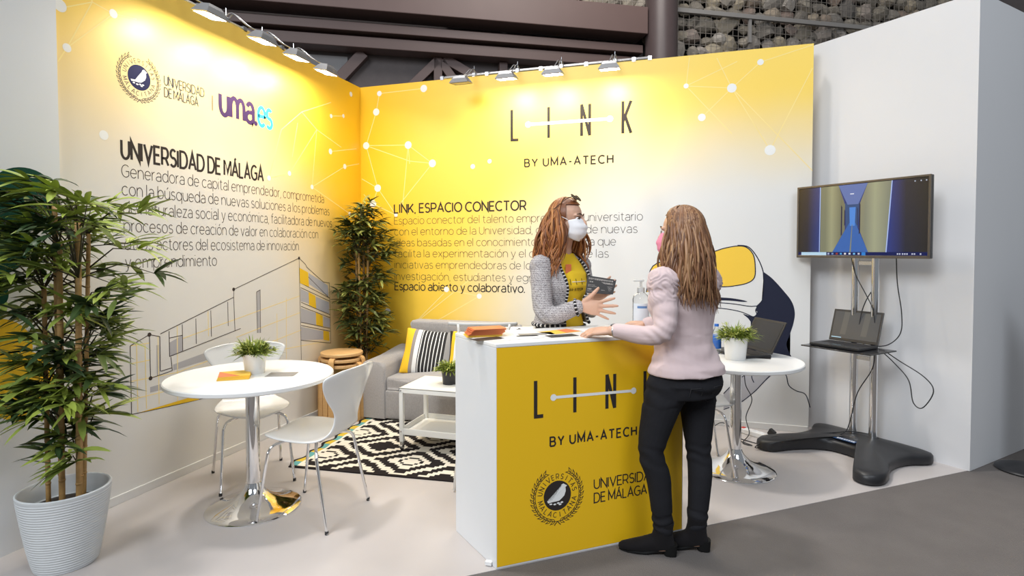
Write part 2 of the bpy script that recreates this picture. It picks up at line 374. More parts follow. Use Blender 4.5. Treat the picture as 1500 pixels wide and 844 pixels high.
def ribbon(pts, wd):
    """flat stroke of constant width with mitred joins -> verts, faces (2D)"""
    P = [Vector((p[0], p[1])) for p in pts]; P = [P[0]]+[b for a, b in zip(P, P[1:]) if (a-b).length > 1e-5]; closed = (P[0]-P[-1]).length < 1e-4
    if closed: P = P[:-1]
    n = len(P); vs = []
    for i in range(n):
        a = P[i-1] if (i or closed) else None; b = P[(i+1) % n] if (i < n-1 or closed) else None
        t1 = (P[i]-a).normalized() if a is not None else None; t2 = (b-P[i]).normalized() if b is not None else None
        t1 = t1 or t2; t2 = t2 or t1
        n1 = Vector((-t1.y, t1.x)); n2 = Vector((-t2.y, t2.x)); m = n1+n2
        m = n1 if m.length < .35 else m/(m.length**2)*2
        vs += [P[i]+m*wd/2, P[i]-m*wd/2]
    fs = [(2*i, 2*i+1, 2*((i+1) % n)+1, 2*((i+1) % n)) for i in range(n if closed else n-1)]
    return vs, fs
class Print:
    """ink on a flat face: origin o, horizontal axis u, vertical axis v, normal n (towards the viewer)"""
    def __init__(s, o, u, v, n): s.o = Vector(o); s.u = Vector(u); s.v = Vector(v); s.n = Vector(n)
    K = 0
    def at(s, x, y, lay): return s.o+s.u*x+s.v*y+s.n*(.0003+.0002*lay+Print.K*1.2e-6)
    def uv(s, px, py): p = on_plane(px, py, s.o, s.n)-s.o; return (p.dot(s.u), p.dot(s.v))
    def poly(s, mb, pts, lay=0):
        Print.K = (Print.K+1) % 150; bm = bmesh.new(); vv = [bm.verts.new(s.at(x, y, lay)) for x, y in pts]; f = bm.faces.new(vv); bmesh.ops.triangulate(bm, faces=[f]); mb.bm(bm)
    def px(s, mb, pts, lay=0): s.poly(mb, [s.uv(*p) for p in pts], lay)
    def line(s, mb, pts, wd, lay=0):
        Print.K = (Print.K+1) % 150; vs, fs = ribbon(pts, wd); mb.add([s.at(p.x, p.y, lay) for p in vs], fs)
    def pline(s, mb, pts, wd, lay=0): s.line(mb, [s.uv(*p) for p in pts], wd, lay)
    def disc(s, mb, c, rx, lay=0, ry=None, n=28): s.poly(mb, [(c[0]+rx*math.cos(2*PI*i/n), c[1]+(ry or rx)*math.sin(2*PI*i/n)) for i in range(n)], lay)
    def text(s, mb, t, x0, y0, h, width=None, wt=.07, gap=.2, space=.34, lay=1, xf=None):
        pen = 0; items = []
        for ch in t:
            if ch == ' ': pen += space; continue
            items.append((ch, pen)); pen += G[ch][0]+gap+(.06 if G[ch][0] < .15 else 0)
        tot = pen-gap; sx = (width/(tot*h)) if width else 1.
        for ch, p in items:
            w_, st, dots = G[ch]
            for q in st:
                pts = [(x0+(p+a)*h*sx, y0+b*h) for a, b in q]
                if xf: pts = [xf(a, b) for a, b in pts]
                s.line(mb, pts, wt*h, lay)
            for a, b in dots:
                c = (x0+(p+a)*h*sx, y0+b*h); r = wt*h*.62; s.poly(mb, [(c[0]+r*math.cos(PI/4*k), c[1]+r*math.sin(PI/4*k)) for k in range(8)], lay)
        return tot*h*sx
    def ringtext(s, mb, t, c, r, h, a0, a1, wt=.1, lay=1, foot=1):
        n = len(t)
        for i, ch in enumerate(t):
            if ch == ' ': continue
            a = math.radians(a0+(a1-a0)*i/(n-1)); w_, st, _ = G[ch]; inward = False
            for q in st:
                pts = []
                for (gx, gy) in q:
                    lx = (gx-w_/2)*h*.8*foot; ly = (gy*h-h/2)*foot
                    rr = r+ly; aa = a-lx/r; pts.append((c[0]+rr*math.cos(aa), c[1]+rr*math.sin(aa)))
                s.line(mb, pts, wt*h, lay)
    def network(s, name, par, dots, lines, m=None):
        mb = MB()
        for (x, y, r) in dots:
            c = s.uv(x, y); s.disc(mb, c, r, 1, n=20)
        mb.build('printed_dots', M_prwhite, par); mb = MB()
        for a, b in lines: s.pline(mb, [a, b], .006, 0)
        mb.build('printed_lines', M_paleline, par)
    def emblem(s, par, c, r, ink, disc, birdm, ringt=None):
        """round crest: bird on a dark disc, ring of letters, open wreath of leaves"""
        mb = MB(); s.disc(mb, c, r*.50, 1, n=40); mb.build('crest_disc', disc, par)
        bird = [(-.42, -.18), (-.20, -.16), (-.10, -.02), (.02, .14), (.12, .26), (.16, .36), (.24, .40), (.33, .34), (.40, .30), (.33, .26), (.34, .10), (.28, -.06), (.16, -.16), (.08, -.22), (-.04, -.24), (-.22, -.24), (-.38, -.26)]
        mb = MB(); s.poly(mb, [(c[0]+x*r*.9, c[1]+y*r*.9+.02*r) for x, y in bird], 2)
        for (x, y) in ((-.30, -.30), (-.12, -.33), (.04, -.30), (.2, -.29), (.12, -.36)): s.disc(mb, (c[0]+x*r*.8, c[1]+y*r*.86), r*.055, 2, ry=r*.03, n=8)
        mb.build('crest_bird', birdm, par)
        mb = MB(); s.ringtext(mb, 'UNIVERSITAS', c, r*.645, r*.165, 168, 12, .13); s.ringtext(mb, 'MALACITANA', c, r*.645, r*.165, 196, 344, .13, foot=-1); mb.build('crest_lettering', ink, par)
        mb = MB()
        for sd in (-1, 1):
            n = 14
            for i in range(n):
                a = math.radians(-84+i*(150/n)) if sd > 0 else math.radians(264-i*(150/n))
                for off, tl in ((.80, 1), (.93, -1)):
                    p = Vector((c[0]+r*.87*math.cos(a), c[1]+r*.87*math.sin(a))); q = Vector((c[0]+r*(off+.04*tl*0)*math.cos(a), c[1]+r*off*math.sin(a)))
                    t = Vector((-math.sin(a), math.cos(a)))*sd; rad = Vector((math.cos(a), math.sin(a)))
                    d = (t*.9+rad*(.55 if off > .87 else -.45)).normalized(); nn = Vector((-d.y, d.x)); L = r*.185
                    P = [p, p+d*L*.4+nn*L*.2, p+d*L, p+d*L*.4-nn*L*.2]; s.line(mb, [tuple(z) for z in P+[P[0]]], r*.019, 1)
            s.line(mb, [(c[0]+r*.87*math.cos(math.radians(-90+sd*k*9)), c[1]+r*.87*math.sin(math.radians(-90+sd*k*9))) for k in range(17)], r*.018, 1)
        for dx in (-.12, .12): s.line(mb, [(c[0], c[1]-r*.87), (c[0]+dx*r, c[1]-r*1.0)], r*.03, 1)
        mb.build('crest_wreath', ink, par)

# ---- west wall print
PL = Print((0, 0, 0), (0, 1, 0), (0, 0, 1), (1, 0, 0))
mb = MB(); PL.text(mb, 'UNIVERSIDAD DE MÁLAGA', -2.464, 1.943, .102, 1.122, .15, gap=.24); mb.build('heading_lettering', M_ink, wl)
mb = MB()
for t, y0, y1, z in (('Generadora de capital emprendedor, comprometida', -2.466, -.597, 1.839), ('con la búsqueda de nuevas soluciones a los problemas', -2.466, -.519, 1.736), ('de naturaleza social y económica, facilitadora de nuevos', -2.462, -.484, 1.633), ('procesos de creación de valor en colaboración con', -2.459, -.685, 1.530), ('otros actores del ecosistema de innovación', -2.457, -.944, 1.427), ('y emprendimiento', -2.455, -1.797, 1.322)):
    PL.text(mb, t, y0, z, .069, y1-y0, .062)
mb.build('body_lettering', M_inkthin, wl)
mb = MB(); PL.text(mb, 'UNIVERSIDAD', -2.179, 2.430, .055, .30, .12); PL.text(mb, 'DE MÁLAGA', -2.179, 2.359, .055, .25, .12)
PL.pline(mb, [(311, 140), (311, 162)], .008); mb.build('small_lettering', M_inkgrey, wl)
mb = MB(); PL.text(mb, 'uma.', -1.744, 2.352, .185, .34, .17, gap=.2); mb.build('web_address_lettering', M_purple, wl)
mb = MB(); PL.text(mb, 'es', -1.385, 2.352, .185, .145, .15, gap=.16); mb.build('web_address_lettering', M_cyan, wl)
PL.emblem(wl, (-2.345, 2.425), .145, M_inkgrey, M_navy, M_prwhite)
PL.network('n', wl, [(98, 70, .022), (166, 20, .024), (88, 8, .032), (302, 90, .001), (152, 198, .026), (394, 261, .02), (424, 254, .02), (457, 274, .02), (484, 222, .025), (505, 244, .024), (485, 170, .018), (503, 170, .018), (514, 138, .023), (512, 313, .018)],
    [((98, 70), (166, 20)), ((98, 70), (135, 3)), ((88, 12), (135, 3)), ((166, 20), (135, 3)), ((166, 20), (200, 28)), ((98, 70), (85, 90)), ((135, 3), (130, -20)),
     ((394, 261), (424, 254)), ((424, 254), (464, 190)), ((464, 190), (442, 164)), ((464, 190), (500, 216)), ((484, 222), (522, 218)), ((457, 274), (505, 244)), ((457, 274), (512, 313)), ((394, 261), (412, 190)), ((412, 190), (442, 164)), ((442, 164), (485, 150)), ((457, 274), (464, 190)), ((485, 170), (503, 170)), ((505, 244), (526, 240)), ((428, 230), (436, 180))])
# perspective drawing of a building
K = [(180+x/3.0156, 360+y/3.0156) for x, y in ((32, 443), (117, 393), (163, 402), (160, 390), (489, 228), (490, 193), (778, 55), (806, 80), (812, 95), (912, 160), (915, 240))]
def k(*a): return [(180+a[i]/3.0156, 360+a[i+1]/3.0156) for i in range(0, len(a), 2)]
mb = MB()
for pts in (k(32, 443, 117, 393, 163, 402, 165, 555), k(32, 443, 38, 746, 250, 700, 460, 650), k(117, 393, 122, 586, 218, 552), k(165, 390, 489, 228, 490, 193, 778, 55), k(778, 55, 788, 505), k(778, 55, 806, 82, 812, 95, 885, 160, 912, 165, 918, 430, 786, 418), k(489, 228, 495, 378), k(262, 348, 264, 465), k(204, 378, 206, 490), k(205, 490, 495, 376, 520, 366), k(218, 552, 212, 492), k(167, 555, 215, 540), k(206, 408, 262, 396),
            k(322, 322, 324, 434), k(388, 286, 391, 402), k(463, 248, 465, 355), k(590, 205, 606, 195, 608, 385), k(590, 205, 594, 385), k(785, 185, 914, 245), k(785, 165, 914, 232), k(786, 268, 915, 318), k(787, 250, 915, 305), k(787, 352, 915, 378), k(787, 338, 915, 365), k(780, 98, 912, 232)):
    PL.pline(mb, pts, .0048, 2)
for q in (k(117, 393)[0], k(489, 193)[0], k(778, 55)[0], k(122, 586)[0]): PL.disc(mb, PL.uv(*q), .013, 2, n=10)
mb.build('building_outline', M_inkthin, wl)
mb = MB()
for pts in (k(148, 440, 160, 438, 163, 572, 150, 574), k(206, 428, 262, 396, 262, 466, 206, 490), k(222, 525, 372, 470, 474, 428, 474, 448, 372, 505, 222, 552), k(120, 625, 242, 590, 242, 618, 120, 650), k(338, 632, 455, 600, 455, 650, 338, 672), k(590, 205, 606, 195, 608, 385, 594, 385), k(786, 358, 885, 378, 885, 414, 786, 418), k(786, 275, 852, 297, 852, 352, 786, 340), k(784, 190, 820, 207, 822, 256, 785, 245), k(820, 120, 905, 175, 908, 225, 822, 170), k(852, 225, 910, 250, 912, 300, 854, 280), k(885, 312, 914, 322, 915, 362, 885, 355)):
    PL.px(mb, pts, 1)
mb.build('grey_windows', M_prgrey, wl)
mb = MB()
for pts in (k(780, 98, 818, 118, 822, 182, 782, 165), k(820, 205, 850, 222, 854, 278, 822, 262), k(852, 295, 882, 310, 884, 358, 854, 350), k(885, 375, 910, 380, 912, 420, 886, 416), k(70, 738, 336, 658, 336, 680)): PL.px(mb, pts, 3)
PL.disc(mb, PL.uv(*k(267, 656)[0]), .016, 3, n=10)
mb.build('yellow_windows', M_prgold, wl)
mb = MB()
for pts in (k(32, 522, 120, 505), k(34, 600, 240, 560, 480, 470), k(38, 680, 240, 630), k(98, 435, 104, 720), k(155, 400, 160, 700), k(240, 355, 242, 690), k(264, 410, 780, 222), k(500, 405, 784, 295), k(620, 440, 788, 372), k(640, 470, 910, 420), k(32, 443, 117, 430), k(722, 230, 722, 500), k(680, 300, 682, 440), k(376, 290, 378, 400), k(60, 432, 66, 735)): PL.pline(mb, pts, .005, 1)
mb.build('construction_lines', M_paleline, wl)
# big dots on the plain white side panel
PS = Print((.02, 0, 0), (0, 1, 0), (0, 0, 1), (1, 0, 0))
for nm, m, c, ry, rz in (('green_dot', M_green, (37, 290), .155, .145), ('green_dot', M_green, (-14, 360), .17, .14), ('green_dot', M_green, (2, 431), .03, .05), ('yellow_dot', M_prgold, (34, 566), .145, .165), ('yellow_dot', M_prgold, (-8, 515), .16, .15)):
    mb = MB(); PS.disc(mb, PS.uv(*c), ry, 0, rz, 40); mb.build(nm, m, wp)
# ---- north wall print
PB = Print((0, 0, 0), (1, 0, 0), (0, 0, 1), (0, -1, 0))
mb = MB()
def linkword(P, mb, xs, y0, h, wd, wt):
    for ch, x in zip('LINK', xs):
        w_ = {'L': .50, 'I': 0, 'N': .56, 'K': .54}[ch]
        q = {'L': [[(0, 1), (0, 0), (w_, 0)]], 'I': [[(0, 0), (0, 1)]], 'N': [[(0, 0), (0, 1)], [(w_, 0), (w_, 1)], [(0, 1), (w_, 0)]], 'K': [[(0, 0), (0, 1)], [(w_, 1), (0, .36)], [(.16, .52), (w_, 0)]]}[ch]
        for st in q: P.line(mb, [(x+a*wd, y0+b*h) for a, b in st], wt, 2)
linkword(PB, mb, (1.535, 1.872, 2.162, 2.512), 2.405, .268, .125, .024)
PB.text(mb, 'BY UMA-ATECH', 1.655, 2.163, .066, .775, .18, gap=.42, space=.5); mb.build('logo_lettering', M_ink, wb)
mb = MB(); PB.line(mb, [(1.686, 2.533), (2.404, 2.535)], .026, 3)
for x in (1.686, 2.404): PB.disc(mb, (x, 2.534), .027, 3)
mb.build('logo_link_bar', M_prwhite, wb)
mb = MB(); PB.text(mb, 'LINK, ESPACIO CONECTOR', .361, 1.782, .082, 1.303, .16, gap=.22)
PB.text(mb, 'Espacio abierto y colaborativo.', .361, 1.047, .072, 1.293, .13); mb.build('heading_lettering', M_ink, wb)
mb = MB()
for t, x1, z in (('Espacio conector del talento emprendedor universitario', 2.678, 1.674), ('con el entorno de la Universidad, desarrollo de nuevas', 2.635, 1.570), ('ideas basadas en el conocimiento, incubadora que', 2.457, 1.465), ('facilita la experimentación y el desarrollo de las', 2.396, 1.362), ('iniciativas emprendedoras de los grupos de', 2.22, 1.255), ('investigación, estudiantes y egresados.', 2.05, 1.145)):
    PB.text(mb, t, .36, z, .068, x1-.36, .062)
mb.build('body_lettering', M_inkthin, wb)
def b1(x, y): return (520+x/3.2455, 60+y/3.2455)
D = {n: b1(*c) for n, c in dict(a=(116, 250), b=(327, 226), c=(101, 338), d=(53, 498), e=(253, 495), f=(368, 582), g=(108, 700), h=(86, 775), i=(560, 597), j=(640, 572)).items()}
D.update(k=(702, 434), l=(654, 424), m=(606, 475), n=(568, 457), o=(1005, 126), p=(1072, 129), q=(1114, 91), r=(1128, 220), s=(1028, 172), t=(545, 160), u=(580, 315))
PB.network('n', wb, [(*D[n], r) for n, r in dict(a=.025, b=.034, c=.034, d=.034, e=.036, f=.036, g=.035, h=.035, i=.022, j=.02, k=.024, l=.026, m=.034, n=.034, o=.02, p=.036, q=.024, r=.04, s=.03, u=.018).items()],
    [(D['d'], D['e']), (D['d'], D['c']), (D['e'], D['f']), (D['e'], (600, 240)), (D['d'], D['g']), (D['g'], (530, 262)), (D['g'], D['h']), (D['h'], (533, 285)), (D['g'], D['u']), (D['f'], (585, 300)), ((590, 300), D['e']), (D['d'], (600, 236)), ((600, 236), D['f']), (D['c'], D['a']), (D['a'], D['b']), (D['h'], D['u']),
     (D['m'], (650, 430)), (D['m'], (700, 400)), (D['l'], D['k']), ((640, 470), D['k']), ((560, 430), D['n']), (D['o'], (1080, 90)), (D['o'], D['p']), (D['p'], D['q']), (D['q'], (1190, 66)), (D['p'], (1190, 250)), (D['o'], (1072, 196)), (D['p'], D['r']), ((1050, 85), D['p']), (D['o'], (1010, 84)), (D['r'], (1190, 100)), (D['s'], D['p'])])
# large drawing of a bird's head on the right
def tk(*a): return [PB.uv(940+a[i]/3.669, 330+a[i+1]/3.669) for i in range(0, len(a), 2)]
def sm(pts, n=5): return [(p.x, p.y) for p in smoothpath([(a, b, 0) for a, b in pts], n)]
mb = MB(); PB.poly(mb, sm(tk(25, 360, 60, 220, 200, 180, 365, 148, 440, 125, 515, 112, 565, 120, 600, 160, 610, 220, 606, 280, 570, 310, 500, 326, 430, 331, 250, 330, 120, 345)), 1); mb.build('yellow_shape', M_pryellow, wb)
mb = MB(); PB.line(mb, sm(tk(25, 360, 60, 220, 200, 180, 365, 148, 440, 125, 515, 112, 565, 120, 600, 160, 610, 220, 606, 280, 570, 310, 500, 326, 430, 331, 250, 330)), .008, 2)
PB.line(mb, sm(tk(515, 108, 575, 118, 625, 180, 655, 260, 658, 340, 650, 400, 618, 436)), .008, 2)
for pts in (tk(300, 415, 420, 417, 500, 424, 580, 436, 618, 436, 612, 458, 618, 478, 600, 492, 570, 480), tk(300, 440, 430, 447, 520, 462, 570, 480), tk(500, 843, 590, 780, 625, 758, 640, 756), tk(590, 782, 592, 820, 603, 846), tk(640, 860, 700, 800, 740, 790, 775, 805, 790, 860, 830, 890, 880, 910, 905, 980), tk(440, 905, 500, 843), tk(440, 990, 520, 960, 600, 900, 640, 860)): PB.line(mb, sm(pts), .007, 2)
PB.poly(mb, sm(tk(420, 388, 480, 392, 540, 402, 568, 411, 540, 412, 480, 406, 420, 404)), 2)
mb.build('bird_outline', M_night, wb)
mb = MB(); PB.poly(mb, sm(tk(650, 248, 700, 285, 760, 350, 806, 410, 823, 470, 815, 530, 795, 590, 778, 638, 790, 680, 805, 712, 780, 735, 770, 760, 710, 775, 690, 795, 650, 775, 600, 770, 580, 755, 560, 700, 590, 620, 600, 560, 580, 510, 545, 478, 575, 486, 605, 492, 622, 470, 612, 455, 620, 436, 645, 405, 658, 340, 655, 280)), 1); mb.build('dark_shape', M_night, wb)
mb = MB(); PB.poly(mb, sm(tk(440, 905, 500, 843, 590, 780, 640, 758, 670, 790, 705, 800, 650, 850, 600, 900, 520, 960, 440, 985)), 0); mb.build('grey_shape', M_prgrey, wb)
# ---------------------------------------------------------------- lamps along the wall tops
M_lampface = mat('lamp_glass', (1, 1, 1), .3, emit=(1.0, .93, .80), estr=LAMP_STRENGTH)
M_lampoff = mat('lamp_glass_off', (.35, .36, .37), .15, var=.02)
M_lamphouse = mat('lamp_housing', (.33, .33, .34), .35, .7, var=.05)
M_rail = mat('rail_steel', (.45, .45, .46), .3, .9)
def lamp(pos, wallpt, face, lit, label, group):
    """arm floodlight: clamp on the rail, arm reaching out, box head whose glass looks down and back to the wall; face = unit vector towards the wall"""
    pos = Vector(pos); wallpt = Vector(wallpt); fw = Vector(face); sd = Vector((-fw.y, fw.x, 0))
    t = thing('arm_floodlight', label, 'lamp', wallpt, 0, group)
    rel = pos-wallpt
    m = MB(); m.box((0, 0, .012), (.035, .035, .05), bev=.006); m.cyl((0, 0, .03), (0, 0, .10), .004, 8); m.build('clamp', M_rail, t)
    m = MB()
    for s_ in (-.018, .018): m.tube(smoothpath([sd*s_+Vector((0, 0, .025)), sd*s_*.7+Vector((0, 0, .055))-fw*.06, rel*.6+sd*s_+Vector((0, 0, .05)), rel+sd*s_*2.2+Vector((0, 0, .045))], 5), .004, 6)
    m.build('arm', M_rail, t, True)
    ax = Vector((fw.x*.2, fw.y*.15, -.97)).normalized(); up = sd.cross(ax).normalized()     # light axis
    R3 = Matrix((sd, up, -ax)).transposed()
    m = MB(); prof = [(.075, .055), (.085, .062), (.06, .045), (.045, .03)]; zs = [-.012, -.006, .03, .05]
    vs = []; fs = []
    for (a, b), z in zip(prof, zs):
        for (x, y) in ((-a, -b), (a, -b), (a, b), (-a, b)): vs.append(rel+R3 @ Vector((x, y, z)))
    for i in range(3):
        for j in range(4): fs.append((i*4+j, i*4+(j+1) % 4, i*4+4+(j+1) % 4, i*4+4+j))
    fs.append((12, 13, 14, 15)); m.add(vs, fs); m.build('housing', M_lamphouse, t)
    m = MB(); m.add([rel+R3 @ Vector((x, y, -.010)) for x, y in ((-.074, -.054), (.074, -.054), (.074, .054), (-.074, .054))], [(0, 1, 2, 3)])
    m.build('glass', M_lampface if lit else M_lampoff, t)
gl = 'floodlights along the tops of the printed walls'
for y, lab in ((-2.12, 'lit arm floodlight nearest the camera above the left printed wall'), (-1.677, 'lit arm floodlight second from the front above the left printed wall'), (-1.325, 'lit arm floodlight third from the front above the left printed wall'), (-.969, 'lit arm floodlight nearest the corner above the left printed wall')):
    lamp((.3, y, 2.84), (-.02, y+.02, 3.0), (-1, 0, 0), True, lab, gl)
for x, lit, lab in ((1.171, False, 'switched-off arm floodlight at the left end of the back wall rail'), (1.583, True, 'lit arm floodlight above the letter L of the wall logo'), (1.98, True, 'lit arm floodlight above the gap between the letters I and N of the wall logo'), (2.44, True, 'rightmost lit arm floodlight above the letter K of the wall logo')):
    lamp((x, -.3, 2.865), (x, .02, 3.0), (0, 1, 0), lit, lab, gl)
m = MB(); m.cyl((.85, .01, 3.012), (2.74, .01, 3.012), .009, 8); m.cyl((.85, .035, 3.03), (2.74, .035, 3.03), .007, 8)
for x in (.86, 1.3, 1.8, 2.2, 2.6, 2.73): m.box((x, .022, 3.012), (.03, .05, .035))
tag(m.build('lamp_rail', M_rail), 'thin steel lamp rail clamped along the top of the back wall', 'rail')
m = MB(); m.cyl((-.015, -2.75, 3.012), (-.015, -.75, 3.012), .009, 8); m.cyl((-.04, -2.75, 3.03), (-.04, -.75, 3.03), .007, 8)
for y in (-2.7, -2.3, -1.9, -1.5, -1.1, -.78): m.box((-.025, y, 3.012), (.05, .03, .035))
tag(m.build('lamp_rail', M_rail), 'thin steel lamp rail clamped along the top of the left wall', 'rail')

# ---------------------------------------------------------------- counter
c0 = Vector((2.247, -2.537, 0)); cu = Vector((math.cos(ANG), math.sin(ANG), 0)); cs = Vector((math.cos(math.radians(138.3)), math.sin(math.radians(138.3)), 0))
cnrm = Vector((math.sin(ANG), -math.cos(ANG), 0)); CW, CDp, CH = 1.0, .415, 1.008
t = thing('reception_counter', 'tall white reception counter with yellow printed front', 'counter', c0)
m = MB(); m.prism([(p.x, p.y) for p in (Vector(), cu*CW, cu*CW+cs*CDp, cs*CDp)], CH-.018)
body = m.build('body', M_board, t, bev=.003)
m = MB(); m.prism([(p.x, p.y) for p in (cnrm*.002, cu*CW+cnrm*.002, cu*CW+cs*CDp, cs*CDp)], .018, Matrix.Translation((0, 0, CH-.018))); m.build('top', M_tabletop, t, bev=.003)
n_s = Vector((cs.y, -cs.x, 0))
m = MB(); m.box(cs*.045-Vector((cu.x, cu.y, 0))*.012+Vector((0, 0, .012)), (.03, .02, .016)); m.build('foot_clip', M_white, t)
m = MB(); FW = CW-.006
vs = [cu*.003+cnrm*.0015+Vector((0, 0, .010)), cu*FW+cnrm*.0015+Vector((0, 0, .010)), cu*FW+cnrm*.0015+Vector((0, 0, CH-.018)), cu*.003+cnrm*.0015+Vector((0, 0, CH-.018))]
m.add(vs, [(0, 1, 2, 3)]); fp = m.build('front_print', M_counter, t)
PC = Print(c0+cnrm*.0016, cu, (0, 0, 1), cnrm)
def cshift(o): o.location = -c0; return o          # the print is measured in world space, its parent stands at the counter's corner
def cparts(fn):
    before = set(fp.children); fn()
    for o in fp.children:
        if o not in before: cshift(o)
def cprint():
    mb = MB(); cx = [PC.uv(x, 580)[0] for x in (784.5, 842, 889, 944.5)]; z0 = PC.uv(788, 610.2)[1]; hh = PC.uv(786, 557.9)[1]-z0
    linkword(PC, mb, cx, z0, hh, .075, .017)
    a = PC.uv(806, 652.5); b = PC.uv(932, 638.4); PC.text(mb, 'BY UMA-ATECH', a[0], (a[1]+b[1])/2, .041, b[0]-a[0], .19, gap=.42, space=.5)
    mb.build('logo_lettering', M_ink, fp)
    mb = MB(); a = PC.uv(810.7, 582.4); b = PC.uv(928, 572.4); PC.line(mb, [a, b], .013, 3)
    for q in (a, b): PC.disc(mb, q, .0155, 3)
    mb.build('logo_link_bar', M_prwhite, fp)
    mb = MB(); a = PC.uv(870.3, 716.3); b = PC.uv(870.3, 736.7); e1 = PC.uv(962, 705)[0]; PC.text(mb, 'UNIVERSIDAD', a[0], a[1], .045, e1-a[0], .13); PC.text(mb, 'DE MÁLAGA', b[0], b[1], .045, (e1-a[0])*.83, .13); mb.build('small_lettering', M_ink, fp)
    c = PC.uv(816.5, 726); PC.emblem(fp, c, (c[0]-PC.uv(777.5, 726)[0])*1.04, M_ink, M_ink, M_prwhite)
cparts(cprint)

# ---------------------------------------------------------------- round tables
def round_table(x, y, h, r, label):
    t = thing('round_table', label, 'table', (x, y, 0), 0, 'round white pedestal tables')
    m = MB(); m.lathe([(0, h-.026), (r-.006, h-.026), (r, h-.021), (r, h-.005), (r-.005, h), (0, h)], n=72); m.build('tabletop', M_tabletop, t, True, auto=35)
    m = MB(); m.cyl((0, 0, .05), (0, 0, h-.03), .036, 32); m.lathe([(.036, h-.05), (.11, h-.034), (.11, h-.027)], n=32); m.build('pedestal', M_chrome, t, True, auto=40)
    m = MB(); m.lathe([(.245, .0), (.247, .006), (.24, .012), (.20, .022), (.14, .040), (.09, .066), (.058, .10), (.044, .125), (.040, .14)], n=72); m.build('base', M_chrome, t, True, auto=50)
    return t
round_table(.758, -2.335, .738, .43, 'round white pedestal table with chrome trumpet base beside the left printed wall')
round_table(3.348, -.972, .722, .40, 'round white pedestal table with chrome base behind the woman in jeans')

# ---------------------------------------------------------------- shell chairs
def chair_shell():
    P = [(.215, .418), (.20, .432), (.15, .442), (.05, .438), (-.08, .432), (-.155, .440), (-.195, .470), (-.215, .52), (-.232, .58), (-.252, .66), (-.274, .74), (-.289, .79), (-.297, .815)]
    Wd = [.06, .13, .185, .212, .205, .178, .140, .118, .130, .188, .240, .238, .13]
    sp = smoothpath([(a, b, c) for (a, b), c in zip(P, Wd)], 4); nv = len(sp)-1
    m = MB()
    def fn(u, v):
        k = sp[round(v*nv)]; s = u*2-1; z = k.z; x, zz, w = k.x, k.y, max(k.z, .02)
        back = max(0, min(1, (zz-.47)/.2)); side = s*s
        return (x+back*side*.045*(w/.22), s*w, zz+(1-back)*side*.012)
    m.grid(fn, 14, nv); return m
def make_chair(label):
    t = thing('shell_chair', label, 'chair', (0, 0, 0), 0, 'white shell chairs with chrome legs')
    m = chair_shell(); s = m.build('seat_shell', M_chair, t, True); d = s.modifiers.new('solid', 'SOLIDIFY'); d.thickness = .011; d.offset = -1
    d = s.modifiers.new('sub', 'SUBSURF'); d.levels = d.render_levels = 1
    m = MB(); m.box((-.01, 0, .413), (.15, .11, .02), bev=.006); m.build('mount', M_black, t)
    for sx, sy in ((1, 1), (1, -1), (-1, 1), (-1, -1)):
        m = MB(); fx = .20 if sx > 0 else -.215; fy = .205*sy
        m.tube(smoothpath([(sx*.03, sy*.012, .415), (sx*.09, sy*.10, .414), (sx*.125, sy*.155, .404), (sx*.142, sy*.176, .375), (sx*.15+.0, sy*.182, .33), (fx*.98, fy*.99, .03), (fx, fy, .012)], 6), .0085, 10)
        l = m.build('leg', M_chrome, t, True)
        m = MB(); m.cyl((fx, fy, 0), (fx, fy, .018), .0095, 10); m.build('glide', M_black, l)
    return t
ch = make_chair('white shell chair behind the left round table, against the building drawing')
ch.location = (.452, -1.994, 0); ch.rotation_euler = (0, 0, math.radians(-40))
c2 = copy_tree(ch); c2['label'] = 'white shell chair in front, side-on at the right of the left round table'
c2.location = (1.113, -2.29, 0); c2.rotation_euler = (0, 0, math.radians(180+2))
c3 = copy_tree(ch); c3['label'] = 'white shell chair mostly hidden behind the woman in jeans, at the right round table'
c3.location = (3.10, -1.01, 0); c3.rotation_euler = (0, 0, math.radians(12))

# ---------------------------------------------------------------- nest of birch stools
ST = (.228, -.69)
for i in range(3):
    h = .47+.047*i
    t = thing('stacking_stool', ['birch stool, lowest of the stack in the corner', 'birch stool, middle one of the stack in the corner', 'birch stool on top of the stack in the corner'][i], 'stool', (ST[0], ST[1], 0), math.radians(25+i*14), 'stacked birch stools')
    m = MB(); r = .175; m.lathe([(0, h-.026), (r-.004, h-.026), (r, h-.022), (r, h-.004), (r-.004, h), (0, h)], n=48); m.build('seat', M_woodtop, t, True, auto=35)
    for k in range(4):
        a = PI/2*k+PI/4; d = Vector((math.cos(a), math.sin(a), 0)); sd = Vector((-d.y, d.x, 0)); m = MB()
        cl = smoothpath([d*.10+Vector((0, 0, h-.034)), d*.16+Vector((0, 0, h-.036)), d*.188+Vector((0, 0, h-.05)), d*.198+Vector((0, 0, h-.09)), d*.202+Vector((0, 0, h-.2)), d*(.206)+Vector((0, 0, .047*0+.0))], 5)
        vs = []; fs = []
        for j, p in enumerate(cl):
            tn = (cl[min(j+1, len(cl)-1)]-cl[max(j-1, 0)]).normalized(); nn = tn.cross(sd).normalized()
            for a_, b_ in ((-.022, -.008), (.022, -.008), (.022, .008), (-.022, .008)): vs.append(p+sd*a_+nn*b_)
        for j in range(len(cl)-1):
            for q in range(4): fs.append((j*4+q, j*4+(q+1) % 4, j*4+4+(q+1) % 4, j*4+4+q))
        fs += [(0, 1, 2, 3), tuple(len(vs)-4+q for q in range(4))]
        m.add(vs, fs); m.build('leg', M_wood, t)

